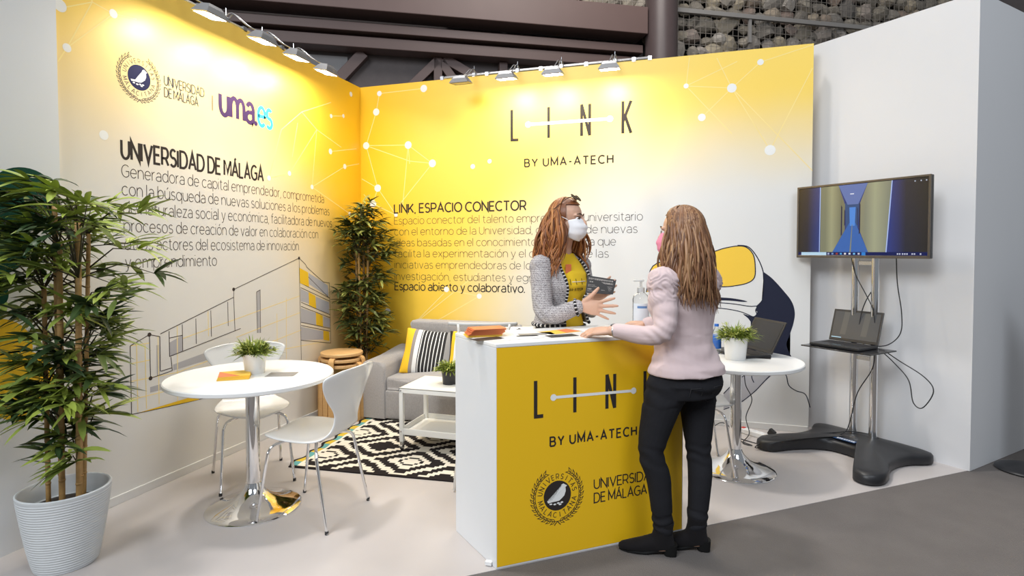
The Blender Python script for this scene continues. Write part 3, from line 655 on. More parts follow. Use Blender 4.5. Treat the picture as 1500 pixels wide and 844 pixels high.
# ---------------------------------------------------------------- sofa
M_sofa = mat('grey_linen', (.33, .31, .30), .9, var=.22, scale=160, bump=.25, bscale=220, spec=.1, sheen=.3, stretch=(1, 1, .4))
t = thing('sofa', 'grey linen two-seat sofa against the yellow back wall', 'sofa', (0, 0, 0))
def soft(c, d, bev, name, sag=0, par=None, seg=3):
    bm = bmesh.new(); bmesh.ops.create_cube(bm, size=1)
    bmesh.ops.subdivide_edges(bm, edges=bm.edges[:], cuts=5, use_grid_fill=True)
    for v in bm.verts:
        x, y, z = v.co
        k = (1-(2*x)**2)*(1-(2*y)**2) if abs(z) > .49 else 0
        v.co = Vector((x*d[0], y*d[1], z*d[2]+k*sag*(1 if z > 0 else 0)))
    m = MB(); m.bm(bm, Matrix.Translation(c)); o = m.build(name, M_sofa, par or t, True)
    b = o.modifiers.new('b', 'BEVEL'); b.width = bev; b.segments = seg; b.limit_method = 'ANGLE'; b.angle_limit = math.radians(50)
    return o
soft((1.14, -.36, .14), (1.02, .66, .24), .015, 'base')
soft((1.14, -.395, .31), (.99, .58, .115), .04, 'seat_cushion', .05)
for x0, x1 in ((.415, .645), (1.635, 1.865)): 
    m = MB(); vs = []; fs = []
    prof = [(x0+.0, .02), (x0-.002, .44), (x0+.02, .485), (x0+.06, .50), (x1-.06, .495), (x1-.02, .48), (x1, .45), (x1, .02)]
    ys = [-.70, -.69, -.66, -.4, -.08]; rise = [0, .0, .0, .012, .05]; n = len(prof)
    for y, rr, k in zip(ys, rise, (.94, .985, 1, 1, 1)):
        for x, z in prof: vs.append(((x-(x0+x1)/2)*(k if y < -.68 else 1)+(x0+x1)/2, y, z*(k if z > .1 and y < -.68 else 1)+(rr if z > .1 else 0)))
    for j in range(len(ys)-1):
        for q in range(n): fs.append((j*n+q, j*n+(q+1) % n, j*n+n+(q+1) % n, j*n+n+q))
    fs += [tuple(range(n)), tuple((len(ys)-1)*n+q for q in range(n))]
    m.add(vs, fs); m.build('armrest', M_sofa, t, True, auto=50)
soft((1.14, -.11, .42), (1.02, .12, .70), .03, 'back_frame')
o = soft((1.15, -.215, .57), (.96, .15, .46), .055, 'back_cushion'); 
# cushions
def cushion(loc, w, h, th, rx, rz, mats, band, label, group=None, rk=0.):
    m = MB(); N = 60
    def side(sg):
        def fn(u, v):
            x, y = u*2-1, v*2-1
            e = max(0, (1-abs(x)**2.4)*(1-abs(y)**2.4)); pin = 1-.07*(1-x*x)*abs(y)**3*0-.06*(1-abs(x))*abs(y)**4-.06*(1-abs(y))*abs(x)**4
            wr = .006*math.sin(9*x+4*y)*e
            return (x*w/2*pin, y*h/2*pin, sg*(th/2*e**.55)+wr)
        s0 = len(m.f); m.grid(fn, N, N)
        for i in range(s0, len(m.f)): m.mi[i] = band(((i-s0) % N+.5)/N, ((i-s0)//N+.5)/N)
    side(1); side(-1)
    o = m.build('cushion', mats, None, True); o.location = loc
    o.rotation_euler = (Matrix.Rotation(rz, 3, 'Z') @ Matrix.Rotation(rx, 3, 'X') @ Matrix.Rotation(rk, 3, 'Z')).to_euler()
    return tag(o, label, 'cushion', group)
M_cy = mat('yellow_cotton', (.80, .47, .02), .85, var=.06, bump=.2, bscale=150); M_cg = mat('taupe_cotton', (.26, .23, .21), .85); M_cw = mat('white_cotton', (.72, .71, .69), .85)
M_ck = mat('black_cotton', (.022, .02, .02), .9, var=.2); M_cgr = mat('grey_twill', (.28, .27, .26), .85, var=.2, scale=200)
mlist = [M_cy, M_cg, M_cw, M_ck, M_cgr]
def bandA(u, v):
    if u < .17: return 0
    if u < .24: return 1
    if u < .32: return 2
    if u < .80:
        return 2 if int(u*60) % 4 == 0 else 3
    if u < .93: return 4
    return 1
cushion((.925, -.435, .545), .46, .40, .13, math.radians(66), math.radians(14), mlist, bandA, 'striped cushion with yellow edge and black pinstripes on the sofa', 'sofa cushions', rk=math.radians(-6))
cushion((1.30, -.40, .54), .42, .40, .12, math.radians(70), math.radians(4), mlist, lambda u, v: 3 if u < .06 else (0 if u < .15 else 2), 'white cushion with a yellow stripe beside the pinstriped cushion', 'sofa cushions')
cushion((1.60, -.33, .585), .42, .42, .12, math.radians(72), math.radians(-6), mlist, lambda u, v: 3 if ((u-.3)**2/.02+(v-.72)**2/.05 < 1 or (u-.72)**2/.02+(v-.7)**2/.06 < 1) else 2, 'pale cushion with dark leaf shapes at the right end of the sofa', 'sofa cushions')

# ---------------------------------------------------------------- rug
M_rw = mat('rug_cream', (.72, .67, .57), .95, var=.08, scale=80, bump=.4, bscale=300, spec=.1); M_rk = mat('rug_black', (.022, .018, .018), .95, var=.2, scale=80, bump=.4, bscale=300, spec=.1)
M_rt = mat('rug_teal', (.10, .30, .30), .95, var=.1); M_ry = mat('rug_mustard', (.55, .38, .03), .95, var=.1)
RU = Vector((math.cos(math.radians(4.6)), math.sin(math.radians(4.6)), 0)); RV = Vector((-RU.y, RU.x, 0)); R0 = Vector((.520, -1.795, 0))
m = MB(); nu, nv = 76, 96; LU, LV = 1.9, 1.15
for j in range(nv):
    for i in range(nu):
        u0, u1, v0, v1 = i/nu*LU, (i+1)/nu*LU, j/nv*LV, (j+1)/nv*LV
        us = (math.floor(u0/.05)+.5)*.05; vv = (v0+v1)/2
        if v0 < .02 or v1 > LV-.02 or u1 > LU-.02: c = 1
        elif u0 < .09:
            e = .05
            c = 1 if u0 < e-.03 else (3 if (int(vv/.09) % 2) else 2)
            if u0 > .06: c = 0
        else:
            px, pv = .62, .50; off = .5*px if int(math.floor(vv/pv)) % 2 else 0
            a = abs(((u0+.16) % px)/px-.5)*2; b = abs((vv % pv)/pv-.5)*2
            a = math.floor(a*10)/10; d = a+b
            c = 1 if (d % .5) < .285 and not (d < .2) else 0
            if d > 1.55: c = 1
        m.cur = [0, 1, 2, 3][c]
        m.add([R0+RU*(u+max(0, 1-u/.10)*(.016+.018*math.cos(v/.19*2*PI)))+RV*v+Vector((0, 0, .008)) for u, v in ((u0, v0), (u1, v0), (u1, v1), (u0, v1))], [(0, 1, 2, 3)])
m.cur = 1; q = [R0+RU*u+RV*v for u, v in ((.034, 0), (LU, 0), (LU, LV), (.034, LV))]
m.add([p+Vector((0, 0, .0005)) for p in q]+[p+Vector((0, 0, .008)) for p in q], [(0, 1, 5, 4), (1, 2, 6, 5), (2, 3, 7, 6), (3, 0, 4, 7)])
tag(m.build('rug', [M_rw, M_rk, M_rt, M_ry]), 'black and cream zigzag rug with a mustard and teal edge', 'rug')

# ---------------------------------------------------------------- coffee table
t = thing('coffee_table', 'low white metal coffee table with shelf on casters', 'table', (1.10, -1.305, .0085))
M_ctab = mat('white_metal', (.76, .75, .71), .35, var=.02)
def tray(m, z, h, w, d):
    m.box((w/2, d/2, z-.004), (w, d, .008), bev=.002)
    for (cx_, cy_, sx_, sy_) in ((w/2, .004, w, .008), (w/2, d-.004, w, .008), (.004, d/2, .008, d), (w-.004, d/2, .008, d)): m.box((cx_, cy_, z-h/2), (sx_, sy_, h), bev=.002)
m = MB(); tray(m, .445, .036, .72, .42); m.build('tabletop', M_ctab, t)
m = MB(); m.box((.36, .21, .115), (.70, .40, .008), bev=.002)
for (cx_, cy_, sx_, sy_) in ((.36, .008, .70, .008), (.36, .412, .70, .008), (.008, .21, .008, .4), (.712, .21, .008, .4)): m.box((cx_, cy_, .133), (sx_, sy_, .044), bev=.002)
m.build('shelf', M_ctab, t)
for x in (.016, .704):
    for y in (.016, .404):
        m = MB(); m.box((x, y, .25), (.03, .03, .385), bev=.004); l = m.build('leg', M_ctab, t)
        m = MB(); m.cyl((x-.009, y, .020), (x+.009, y, .020), .0195, 18); m.box((x, y, .045), (.026, .022, .022), bev=.004); m.build('caster', M_steel, l)
        for zz in (.425, .135): 
            m = MB(); m.cyl((x, -.003, zz), (x, .004, zz), .006, 10)
            if y < .1: m.build('bolt', M_steel, l)

# ---------------------------------------------------------------- staff stool behind the counter
t = thing('high_stool', 'white tubular high stool with curved back rail behind the counter', 'stool', (1.86, -1.60, .0085), math.radians(105))
m = MB(); m.lathe([(0, .66), (.17, .66), (.18, .665), (.18, .685), (.17, .69), (0, .69)], n=36); m.build('seat', M_chair, t, True, auto=40)
for sx in (-1, 1):
    for sy in (-1, 1): m = MB(); m.tube([(sx*.11, sy*.11, .66), (sx*.19, sy*.17, .0)], .010, 8); m.build('leg', M_ctab, t, True)
m = MB(); m.tube(smoothpath([(-.17, -.11, .66), (-.21, -.13, .85), (-.21, -.16, .985)], 4), .008, 8); m.build('back_post', M_ctab, t, True); m = MB(); m.tube(smoothpath([(-.17, .11, .66), (-.21, .13, .85), (-.21, .14, .985)], 4), .008, 8); m.build('back_post', M_ctab, t, True)
m = MB(); m.tube(smoothpath([(-.18, -.20, .985), (-.215, -.1, .985), (-.22, 0, .985), (-.215, .1, .985), (-.18, .20, .985)], 6), .011, 10); m.build('back_rail', mat('grey_metal', (.5, .49, .47), .4), t, True)
m = MB(); m.tube([(.17*math.cos(a), .16*math.sin(a), .22) for a in [2*PI*i/24 for i in range(24)]], .007, 8, closed=True); m.build('foot_ring', M_ctab, t, True)
# ---------------------------------------------------------------- plants
def leaf_mat(name, c1, c2, rough=.45):
    m = mat(name, c1, rough, var=.15, scale=3); nt = m.node_tree; b = nt.nodes['Principled BSDF']
    g_ = nt.nodes.new('ShaderNodeNewGeometry'); cr = nt.nodes.new('ShaderNodeValToRGB')
    cr.color_ramp.elements[0].color = c1+(1,); cr.color_ramp.elements[0].position = .22; cr.color_ramp.elements[1].color = c2+(1,); cr.color_ramp.elements[1].position = .85
    nt.links.new(g_.outputs['Random Per Island'], cr.inputs[0]); nt.links.new(cr.outputs[0], b.inputs['Base Color'])
    b.inputs['Subsurface Weight'].default_value = 0
    return m
M_bamboo = leaf_mat('bamboo_leaf', (.030, .060, .020), (.34, .42, .07))
M_bamboo2 = leaf_mat('bamboo_leaf_olive', (.04, .058, .018), (.22, .23, .05))
M_grass = leaf_mat('grass_leaf', (.13, .19, .02), (.42, .46, .10))
M_cane = mat('bamboo_cane', (.42, .25, .09), .5, var=.25, scale=9, stretch=(1, 1, 6)); M_twig = mat('dark_twig', (.06, .05, .025), .7)
M_soil = mat('dark_soil', (.035, .028, .022), .95, var=.3, bump=.6, bscale=60)
M_ribpot = mat('grey_white_ceramic', (.60, .62, .63), .6, var=.04)
def leaf(m, p, d, L, wd, droop):
    """one pointed, folded, drooping leaf"""
    d = Vector(d).normalized(); sd = d.cross(Vector((0, 0, 1))); sd = sd.normalized() if sd.length > .05 else Vector((1, 0, 0)); up = sd.cross(d)
    sd = (sd+up*random.uniform(-.5, .5)).normalized()
    vs = []; n = 5
    for i in range(n+1):
        t = i/n; c = p+d*L*t+Vector((0, 0, -droop*L*t*t)); w_ = wd*(math.sin(PI*min(1, t*.86+.10))**.8)*(1 if i < n else .05)
        vs += [c-sd*w_/2+Vector((0, 0, w_*.18)), c, c+sd*w_/2+Vector((0, 0, w_*.18))]
    fs = []
    for i in range(n): fs += [(i*3, i*3+1, i*3+4, i*3+3), (i*3+1, i*3+2, i*3+5, i*3+4)]
    m.add(vs, fs)
def bamboo(t, canes, z0, zt, leafz0, rad, nbr, lm, Lf, wf, seed, clip=None, canecol=True, prof=None, tall=None):
    random.seed(seed); lf = MB(); tw = MB()
    tops = []
    for i, (x, y, r, h, lx, ly) in enumerate(canes):
        m = MB(); pts = [Vector((x+lx*k/10, y+ly*k/10, z0+(h-z0)*k/10)) for k in range(11)]
        m.tube(smoothpath(pts, 2), r, 10)
        for k in range(1, 10):
            q = pts[k]; m.lathe([(r*1.0, -.006), (r*1.18, 0), (r*1.0, .006)], q, 10)
        m.build('cane', M_cane, t, True); tops.append(pts)
    for b in range(nbr):
        pts = random.choice(tops); z = leafz0+(zt-leafz0)*random.random()**.9
        k = max(0, min(1, (z-z0)/(pts[-1].z-z0))); p0 = Vector((pts[0].x+(pts[-1].x-pts[0].x)*k, pts[0].y+(pts[-1].y-pts[0].y)*k, min(z, pts[-1].z)))
        a = random.uniform(0, 2*PI); f_ = prof((z-leafz0)/(zt-leafz0)) if prof else 1
        R_ = rad*f_*random.uniform(.35, .95); e = p0+Vector((math.cos(a)*R_, math.sin(a)*R_, random.uniform(-.02, .16)+(z-p0.z)))
        if clip and not clip(e): 
            e = p0+(e-p0)*.35
            if not clip(e): continue
        mid = (p0+e)/2+Vector((0, 0, .05)); tw.tube([p0, mid, e], [.004, .003, .0018], 5)
        for (q, n_) in ((e, random.randint(5, 7)), (mid+(e-mid)*.3, random.randint(3, 5))):
            for j in range(n_):
                aa = a+random.uniform(-1.5, 1.5); dv = Vector((math.cos(aa), math.sin(aa), random.uniform(-.25, .75)))
                L = Lf*random.uniform(.65, 1.2)
                if clip and not clip(q+dv*L*1.05): continue
                leaf(lf, q, dv, L, wf*random.uniform(.8, 1.2), random.uniform(.05, .4))
    lf.build('leaves', lm, t, True); tw.build('twigs', M_twig, t, True)
t = thing('potted_bamboo', 'tall bamboo in a ribbed grey-white pot at the left edge', 'plant', (.352, -3.055, 0))
m = MB(); prof = []
H_, rb_, rt_ = .345, .118, .178
for i in range(121):
    k = i/120; r = rb_+(rt_-rb_)*(k**.75); r += .0016*math.sin(k*2*PI*30) if k < .97 else 0; prof.append((r, H_*k))
prof = [(rb_*.9, 0)]+prof+[(rt_-.006, H_+.004), (rt_-.014, H_), (rt_-.022, H_-.08), (0, H_-.085)]
m.lathe(prof, n=64); m.build('pot', M_ribpot, t, True, auto=60)
m = MB(); m.lathe([(.150, H_-.083), (.10, H_-.072), (0, H_-.068)], n=30); m.build('soil', M_soil, t, True)
bamboo(t, [(-.06, -.03, .010, 1.25, -.01, .01), (-.02, .0, .011, 1.62, .0, .0), (.012, -.02, .012, 1.45, .02, .0), (.065, .02, .013, 1.55, .0, .02), (.085, .0, .011, 1.3, .03, .0), (.035, .06, .009, 1.5, .0, .05)], H_-.075, 1.68, .42, .20, 138, M_bamboo, .165, .026, 5,
       clip=lambda e: e.x+.352 > .035, prof=lambda k: .42+1.1*max(0, min(1, k*1.6))*(1 if k < .85 else 1-(k-.85)*2.5))
t = thing('potted_bamboo', 'tall bamboo plant standing in the corner behind the stools', 'plant', (.215, -.33, 0))
m = MB(); m.lathe([(.10, 0), (.125, .25), (.13, .26), (.12, .26), (.115, .22), (0, .22)], n=36); m.build('pot', M_black, t, True, auto=40)
m = MB(); m.lathe([(.115, .222), (.06, .23), (0, .232)], n=24); m.build('soil', M_soil, t, True)
bamboo(t, [(-.03, -.03, .010, 1.55, -.02, .0), (.0, .02, .010, 1.68, .0, .0), (.035, -.01, .011, 1.5, .03, .0), (.01, -.04, .009, 1.4, .0, -.04)], .22, 1.74, .42, .22, 235, M_bamboo2, .13, .022, 9,
       clip=lambda e: e.x > -.20 and e.y < .315 and not (e.z < .64 and (e.y < -.12 or e.x > .17)), prof=lambda k: 1.0 if k < .75 else 1.0-(k-.75)*2.2)
def small_plant(x, y, z, r, h, potm, lm, label, seed, spread=1., tilt=1., rim=True):
    random.seed(seed); t = thing('potted_grass_plant', label, 'plant', (x, y, z), 0, 'small potted grass plants')
    m = MB(); m.lathe([(r*.80, 0), (r*.82, .004), (r*.97, h*.86), (r*1.0, h*.87), (r*1.02, h), (r*.95, h), (r*.92, h*.82), (0, h*.82)] if rim else [(r*.86, 0), (r*.88, .004), (r, h), (r*.95, h), (r*.92, h*.85), (0, h*.85)], n=40); m.build('pot', potm, t, True, auto=40)
    m = MB(); m.lathe([(r*.92, h*.84), (r*.5, h*.9), (0, h*.92)], n=20); m.build('soil', M_soil, t, True)
    m = MB()
    for i in range(210):
        a = random.uniform(0, 2*PI); rr = r*.7*math.sqrt(random.random()); p = Vector((rr*math.cos(a), rr*math.sin(a), h*.88))
        b = a+random.uniform(-.6, .6); el = random.uniform(.15, 1.5); d = Vector((math.cos(b)*math.cos(el)*tilt, math.sin(b)*math.cos(el)*tilt, math.sin(el)))
        L = r*spread*random.uniform(.8, 1.5); st = p+d*L*random.uniform(.2, .7)
        leaf(m, p, d, L*1.2, .007, random.uniform(.1, .5))
        for q in range(3):
            b2 = b+random.uniform(-1.3, 1.3); leaf(m, st, Vector((math.cos(b2), math.sin(b2), random.uniform(.0, 1.1))), r*.62*random.uniform(.7, 1.2), .0075, random.uniform(0, .5))
    m.build('leaves', lm, t, True)
small_plant(.742, -2.295, .738, .063, .112, M_chair, M_grass, 'small grass plant in white pot on the left round table', 3, 1.35)
small_plant(3.343, -.985, .722, .076, .145, M_chair, M_grass, 'small grass plant in tall white pot on the right round table', 4, 1.15)
small_plant(1.398, -1.085, .446, .062, .115, M_black, M_grass, 'small grass plant in black pot on the low coffee table', 6, 1.1)
# ---------------------------------------------------------------- screen stand by the white wall
TY = math.radians(-42.8); tu = Vector((math.cos(TY), math.sin(TY), 0)); tn = Vector((math.sin(TY), -math.cos(TY), 0))     # along the screen / towards the viewer
TP = Vector((4.245, -.30, 0))                                    # midpoint of the two posts
def loc(a, n, z): return Vector((a, -n, z))                      # stand's own frame: x along the screen, -y towards the viewer
t = thing('screen_stand', 'black-footed stand with two chrome posts carrying the television', 'stand', TP, TY)
half = [(.0, .235), (.09, .25), (.17, .33), (.23, .46), (.255, .56), (.285, .625), (.35, .648), (.405, .615), (.425, .54), (.40, .44), (.345, .32), (.325, .18), (.345, .06), (.385, -.01), (.405, -.075), (.385, -.12), (.30, -.135), (.15, -.13), (0, -.13)]
hs = [(p.x, p.y) for p in smoothpath([(a, b, 0) for a, b in half], 4)]
outl = hs+[(-a, b) for a, b in reversed(hs[1:-1])]
m = MB(); n = len(outl); vs = []; fs = []
rings = [(1.0, .010), (1.005, .03), (1.0, .058), (.975, .072), (.90, .080), (.72, .092), (.45, .104), (.2, .106)]
for k, z in rings:
    for a, b in outl:
        c = (a*.55, .06+(b-.06)*.45)                              # shrink towards a local spine rather than one point
        kk = 1-(1-k)*1.0; vs.append(loc(a*kk if k < .9 else a*k, (.06+(b-.06)*kk), z))
for i in range(len(rings)-1):
    for j in range(n): fs.append((i*n+j, i*n+(j+1) % n, (i+1)*n+(j+1) % n, (i+1)*n+j))
fs.append(tuple((len(rings)-1)*n+j for j in range(n))); fs.append(tuple(range(n-1, -1, -1)))
m.add(vs, fs); base = m.build('base', M_black, t, True, auto=60)
for a, b in ((.35, .585), (-.35, .585), (.36, -.07), (-.36, -.07)):
    m = MB(); m.lathe([(.03, 0), (.034, .004), (.034, .014), (0, .014)], loc(a, b, 0), 16); m.build('foot_pad', M_blackmatte, base)
m = MB(); m.box(loc(-.01, .20, .0995), (.15, .045, .002), Matrix.Rotation(.0, 3, 'Z')); lb = m.build('maker_plate', mat('blue_label', (.03, .08, .2), .4), base)
m = MB()
for x in (-.06, -.045, -.03, -.012, .004, .02, .036, .05): m.box(loc(x, .20, .1012), (.009, .018, .001))
m.build('plate_lettering', M_prwhite, lb)
for a in (-.068, .068):
    m = MB(); m.cyl(loc(a, 0, .09), loc(a, 0, 1.66), .026, 28); po = m.build('post', M_chrome, t, True, auto=40)
    m = MB(); m.lathe([(.04, .096), (.04, .106), (.028, .108)], loc(a, 0, 0), 24); m.build('collar', M_black, po, True, auto=40)
for z in (.655, 1.33):
    m = MB(); m.box(loc(0, 0, z), (.09, .016, .03), bev=.002); m.build('crossbar', M_steel, t)
m = MB(); m.box(loc(0, .045, 1.62), (.42, .03, .30), bev=.004); m.box(loc(0, .03, 1.62), (.2, .05, .06)); m.build('mount_plate', M_black, t)
m = MB(); m.box(loc(-.005, .20, .742), (.48, .32, .009), bev=.003); m.box(loc(0, .03, .735), (.16, .06, .03)); m.build('shelf', M_blackgloss, t)
# television
TVW, TVH = .905, .535; TC = Vector((4.176, -.366, 1.632))
t = thing('television', 'wide flat television showing a hotel corridor on the post stand', 'television', TC, TY)
M_bez = mat('bronze_bezel', (.13, .115, .10), .3, .6)
m = MB(); m.box((0, .018, 0), (TVW, .032, TVH), bev=.006); m.build('casing', M_blackgloss, t)
m = MB(); b_ = .014
for c, d in (((0, -.002, TVH/2-b_/2), (TVW, .012, b_)), ((0, -.002, -TVH/2+b_*.7), (TVW, .012, b_*1.4)), ((-TVW/2+b_/2, -.002, 0), (b_, .012, TVH-.02)), ((TVW/2-b_/2, -.002, 0), (b_, .012, TVH-.02))): m.box(c, d, bev=.002)
m.build('bezel', M_bez, t)
SW, SH = TVW-2*b_, TVH-2.4*b_
def emis(name, c, s=1.0):
    return mat(name, tuple(x*.02 for x in c), .25, emit=c, estr=s, spec=.3)
def scr_grad(name, stops):
    m_ = bpy.data.materials.new(name); m_.use_nodes = True; nt = m_.node_tree; b = nt.nodes['Principled BSDF']; b.inputs['Base Color'].default_value = (.01, .01, .01, 1); b.inputs['Roughness'].default_value = .25
    tc = nt.nodes.new('ShaderNodeTexCoord'); sp = nt.nodes.new('ShaderNodeSeparateXYZ'); cr = nt.nodes.new('ShaderNodeValToRGB'); mr = nt.nodes.new('ShaderNodeMapRange')
    mr.inputs['From Min'].default_value = -SW/2; mr.inputs['From Max'].default_value = SW/2
    nt.links.new(tc.outputs['Object'], sp.inputs[0]); nt.links.new(sp.outputs['X'], mr.inputs['Value']); nt.links.new(mr.outputs[0], cr.inputs[0])
    for i, (p, c) in enumerate(stops):
        e = cr.color_ramp.elements[i] if i < 2 else cr.color_ramp.elements.new(p); e.position = p; e.color = c+(1,)
    nt.links.new(cr.outputs[0], b.inputs['Emission Color']); b.inputs['Emission Strength'].default_value = .85; return m_
m_bg = scr_grad('screen_picture_edges', [(0, srgb(26, 20, 18)), (.08, srgb(20, 22, 44)), (.18, srgb(22, 52, 128)), (.74, srgb(24, 48, 132)), (.85, srgb(16, 22, 48)), (1, srgb(22, 20, 20))])
m_lw = scr_grad('screen_picture_wall', [(0, srgb(120, 124, 104)), (.24, srgb(132, 134, 108)), (.29, srgb(168, 168, 132)), (.37, srgb(122, 122, 96)), (.5, srgb(150, 145, 110)), (.56, srgb(140, 142, 122)), (.63, srgb(172, 174, 142)), (.74, srgb(136, 140, 122))])
S = []
def sq(name, pts, m_, lay, par):
    m = MB(); m.add([(x*SW-SW/2, -.0042-.00025*lay, y*SH-SH/2) for x, y in pts], [tuple(range(len(pts)))]); return m.build(name, m_, par)
scr = sq('screen', [(0, 0), (1, 0), (1, 1), (0, 1)], m_bg, 0, t)
sq('corridor_wall', [(.195, 1), (.345, 1), (.40, .72), (.40, .36), (.30, .05), (.195, .05)], m_lw, 1, scr)
sq('corridor_wall', [(.575, 1), (.755, 1), (.72, .05), (.585, .05), (.515, .36), (.52, .74)], m_lw, 1, scr)
sq('corridor_ceiling', [(.345, 1), (.575, 1), (.505, .72), (.42, .72)], emis('screen_ceiling', srgb(104, 122, 178)), 2, scr)
sq('corridor_end', [(.40, .74), (.52, .74), (.50, .34), (.41, .34)], emis('screen_end', srgb(60, 84, 128)), 1.5, scr)
sq('corridor_end', [(.435, .68), (.485, .68), (.48, .42), (.44, .42)], emis('screen_glow', srgb(84, 140, 220)), 2.5, scr)
sq('corridor_carpet', [(.30, .05), (.585, .05), (.485, .46), (.435, .46)], emis('screen_carpet', srgb(62, 104, 176)), 2, scr)
sq('carpet_stripe', [(.44, .05), (.452, .05), (.461, .44), (.457, .44)], emis('screen_stripe', srgb(130, 134, 120)), 3, scr)
for x0, x1, y0, y1 in ((.368, .378, .28, .72), (.395, .402, .42, .66), (.512, .522, .30, .74), (.498, .503, .42, .68)): sq('corridor_door', [(x0, y0), (x1, y0+.02), (x1, y1-.03), (x0, y1)], emis('screen_door', srgb(48, 44, 70)), 3, scr)
for pts in ([(.186, .05), (.192, .05), (.195, 1), (.187, 1)], [(.714, .05), (.722, .05), (.757, 1), (.749, 1)]): sq('bright_edge', pts, emis('screen_line', srgb(170, 190, 240)), 3, scr)
sq('lamp_spot', [(.44, .86), (.47, .86), (.47, .875), (.44, .875)], emis('screen_spot', srgb(220, 225, 240)), 3, scr)
bar = sq('task_bar', [(0, 0), (1, 0), (1, .052), (0, .052)], emis('screen_bar', srgb(20, 30, 84)), 3, scr)
sq('search_box', [(.028, .004), (.25, .004), (.25, .050), (.028, .050)], emis('screen_box', srgb(184, 216, 236)), 4, scr)
for i, (x, c) in enumerate(((.268, (170, 180, 210)), (.302, (120, 150, 200)), (.338, (160, 60, 50)), (.372, (90, 170, 230)), (.406, (230, 230, 235)), (.442, (220, 230, 240)), (.478, (120, 190, 240)), (.514, (200, 200, 220)))):
    sq('icon', [(x-.008, .016), (x+.008, .016), (x+.008, .04), (x-.008, .04)], emis('icon_%d_%d_%d' % c, srgb(*c)), 4, scr)
sq('icon', [(.536, .0), (.566, .0), (.566, .05), (.536, .05)], emis('screen_icon_cell', srgb(50, 130, 210)), 4, scr)
for x in (.80, .815, .835, .85, .865, .90, .915, .955): sq('icon', [(x-.005, .018), (x+.005, .018), (x+.005, .036), (x-.005, .036)], emis('screen_white', srgb(200, 205, 225)), 4, scr)
for x in (.91, .95, .985): sq('window_button', [(x-.004, .955), (x+.004, .955), (x+.004, .97), (x-.004, .97)], MATS['screen_white'], 4, scr)
# laptops
def laptop(name, label, loc_, rz, open_deg, lit):
    t = thing(name, label, 'laptop', loc_, rz, 'black laptops')
    m = MB(); m.box((0, 0, .010), (.345, .235, .018), bev=.004); bs = m.build('base', M_black, t)
    m = MB()
    for r_i in range(5):
        for c_i in range(14): m.box((-.138+c_i*.0212, .075-r_i*.0195, .0195), (.018, .016, .002))
    m.build('keyboard', M_blackmatte, bs); m = MB(); m.box((0, -.07, .0193), (.09, .05, .001)); m.build('touchpad', M_blackgloss, bs)
    a = math.radians(open_deg-90); R3 = Matrix.Rotation(-a, 3, 'X'); h0 = Vector((0, .115, .020))
    m = MB(); m.box(h0+R3 @ Vector((0, .004, .118)), (.345, .008, .232), R3, .003); ld = m.build('lid', M_black, t)
    m = MB(); q = [h0+R3 @ Vector((x, -.0012, z)) for x, z in ((-.158, .022), (.158, .022), (.158, .218), (-.158, .218))]; m.add(q, [(0, 1, 2, 3)])
    sc = m.build('screen', emis('laptop_screen', srgb(74, 76, 80)) if lit else M_blackgloss, ld)
    if lit:
        m = MB(); q = [h0+R3 @ Vector((x, -.0016, z)) for x, z in ((-.156, .023), (-.085, .023), (-.085, .030), (-.156, .030))]; m.add(q, [(0, 1, 2, 3)]); m.build('search_box', emis('laptop_bar', srgb(170, 205, 222)), sc)
        for x0, x1 in ((-.10, -.06), (.045, .085)):
            m = MB(); q = [h0+R3 @ Vector((x, -.0016, z)) for x, z in ((x0, .05), (x1, .05), (x1+.008, .215), (x0+.008, .215))]; m.add(q, [(0, 1, 2, 3)]); m.build('picture_band', emis('laptop_band', srgb(92, 92, 90)), sc)
    return t
lp = TP+tu*(-.035)+tn*.20
laptop('laptop', 'open black laptop on the glossy shelf of the television stand', (lp.x, lp.y, .7472), TY, 108, True)
laptop('laptop', 'black laptop behind the plant on the right round table, lid seen from behind', (3.385, -.78, .7225), math.radians(-62), 118, False)
# loudspeaker-free shelf stub and cables
def cable(name, pts, label, r=.0035, m_=None):
    m = MB(); m.tube(smoothpath(pts, 7), r, 7); return tag(m.build(name, m_ or M_cable, None, True), label, 'cable')
def sp_(a, n, z): p = TP+tu*a+tn*n; return (p.x, p.y, z)
cable('power_cable', [sp_(.20, .0, 1.40), sp_(.205, -.01, 1.2), sp_(.235, -.01, 1.0), sp_(.235, .0, .86), sp_(.17, .02, .775), sp_(.08, .035, .752)], 'black cable hanging from the right of the television to the laptop shelf')
cable('signal_cable', [sp_(-.085, .032, 1.39), sp_(-.05, .034, 1.25), sp_(.03, .034, 1.1), sp_(.075, .034, 1.0), sp_(.09, .036, .85), sp_(.07, .04, .752)], 'thin black cable crossing in front of the posts behind the laptop')
cable('signal_cable', [sp_(.07, .0, 1.17), sp_(.03, .03, 1.08), sp_(-.005, .034, .97), sp_(-.01, .045, .85), sp_(.02, .04, .752)], 'short black cable between the two posts above the laptop')
cable('looped_cable', [sp_(.12, .04, .742), sp_(.22, .04, .66), sp_(.31, .04, .56), sp_(.34, .04, .42), sp_(.40, .05, .40), sp_(.46, .05, .52), sp_(.40, .04, .60), sp_(.25, .04, .68), sp_(.14, .045, .745)], 'black cable hanging in a loop to the right of the laptop shelf')
cable('mains_cable', [sp_(.10, .05, .73), sp_(.09, .06, .60), sp_(.0, .07, .42), sp_(-.035, .08, .25), sp_(-.06, .09, .14), sp_(-.08, .14, .105)], 'thin black cable falling from the shelf to the stand base')
cable('mains_cable', [sp_(.04, -.03, .112), sp_(-.06, .03, .116), sp_(-.16, .20, .103), sp_(-.28, .42, .088), sp_(-.34, .56, .078), sp_(-.37, .68, .02), (3.64, -.42, .012), (3.60, -.31, .03)], 'black cable lying along the stand base to the power strip')
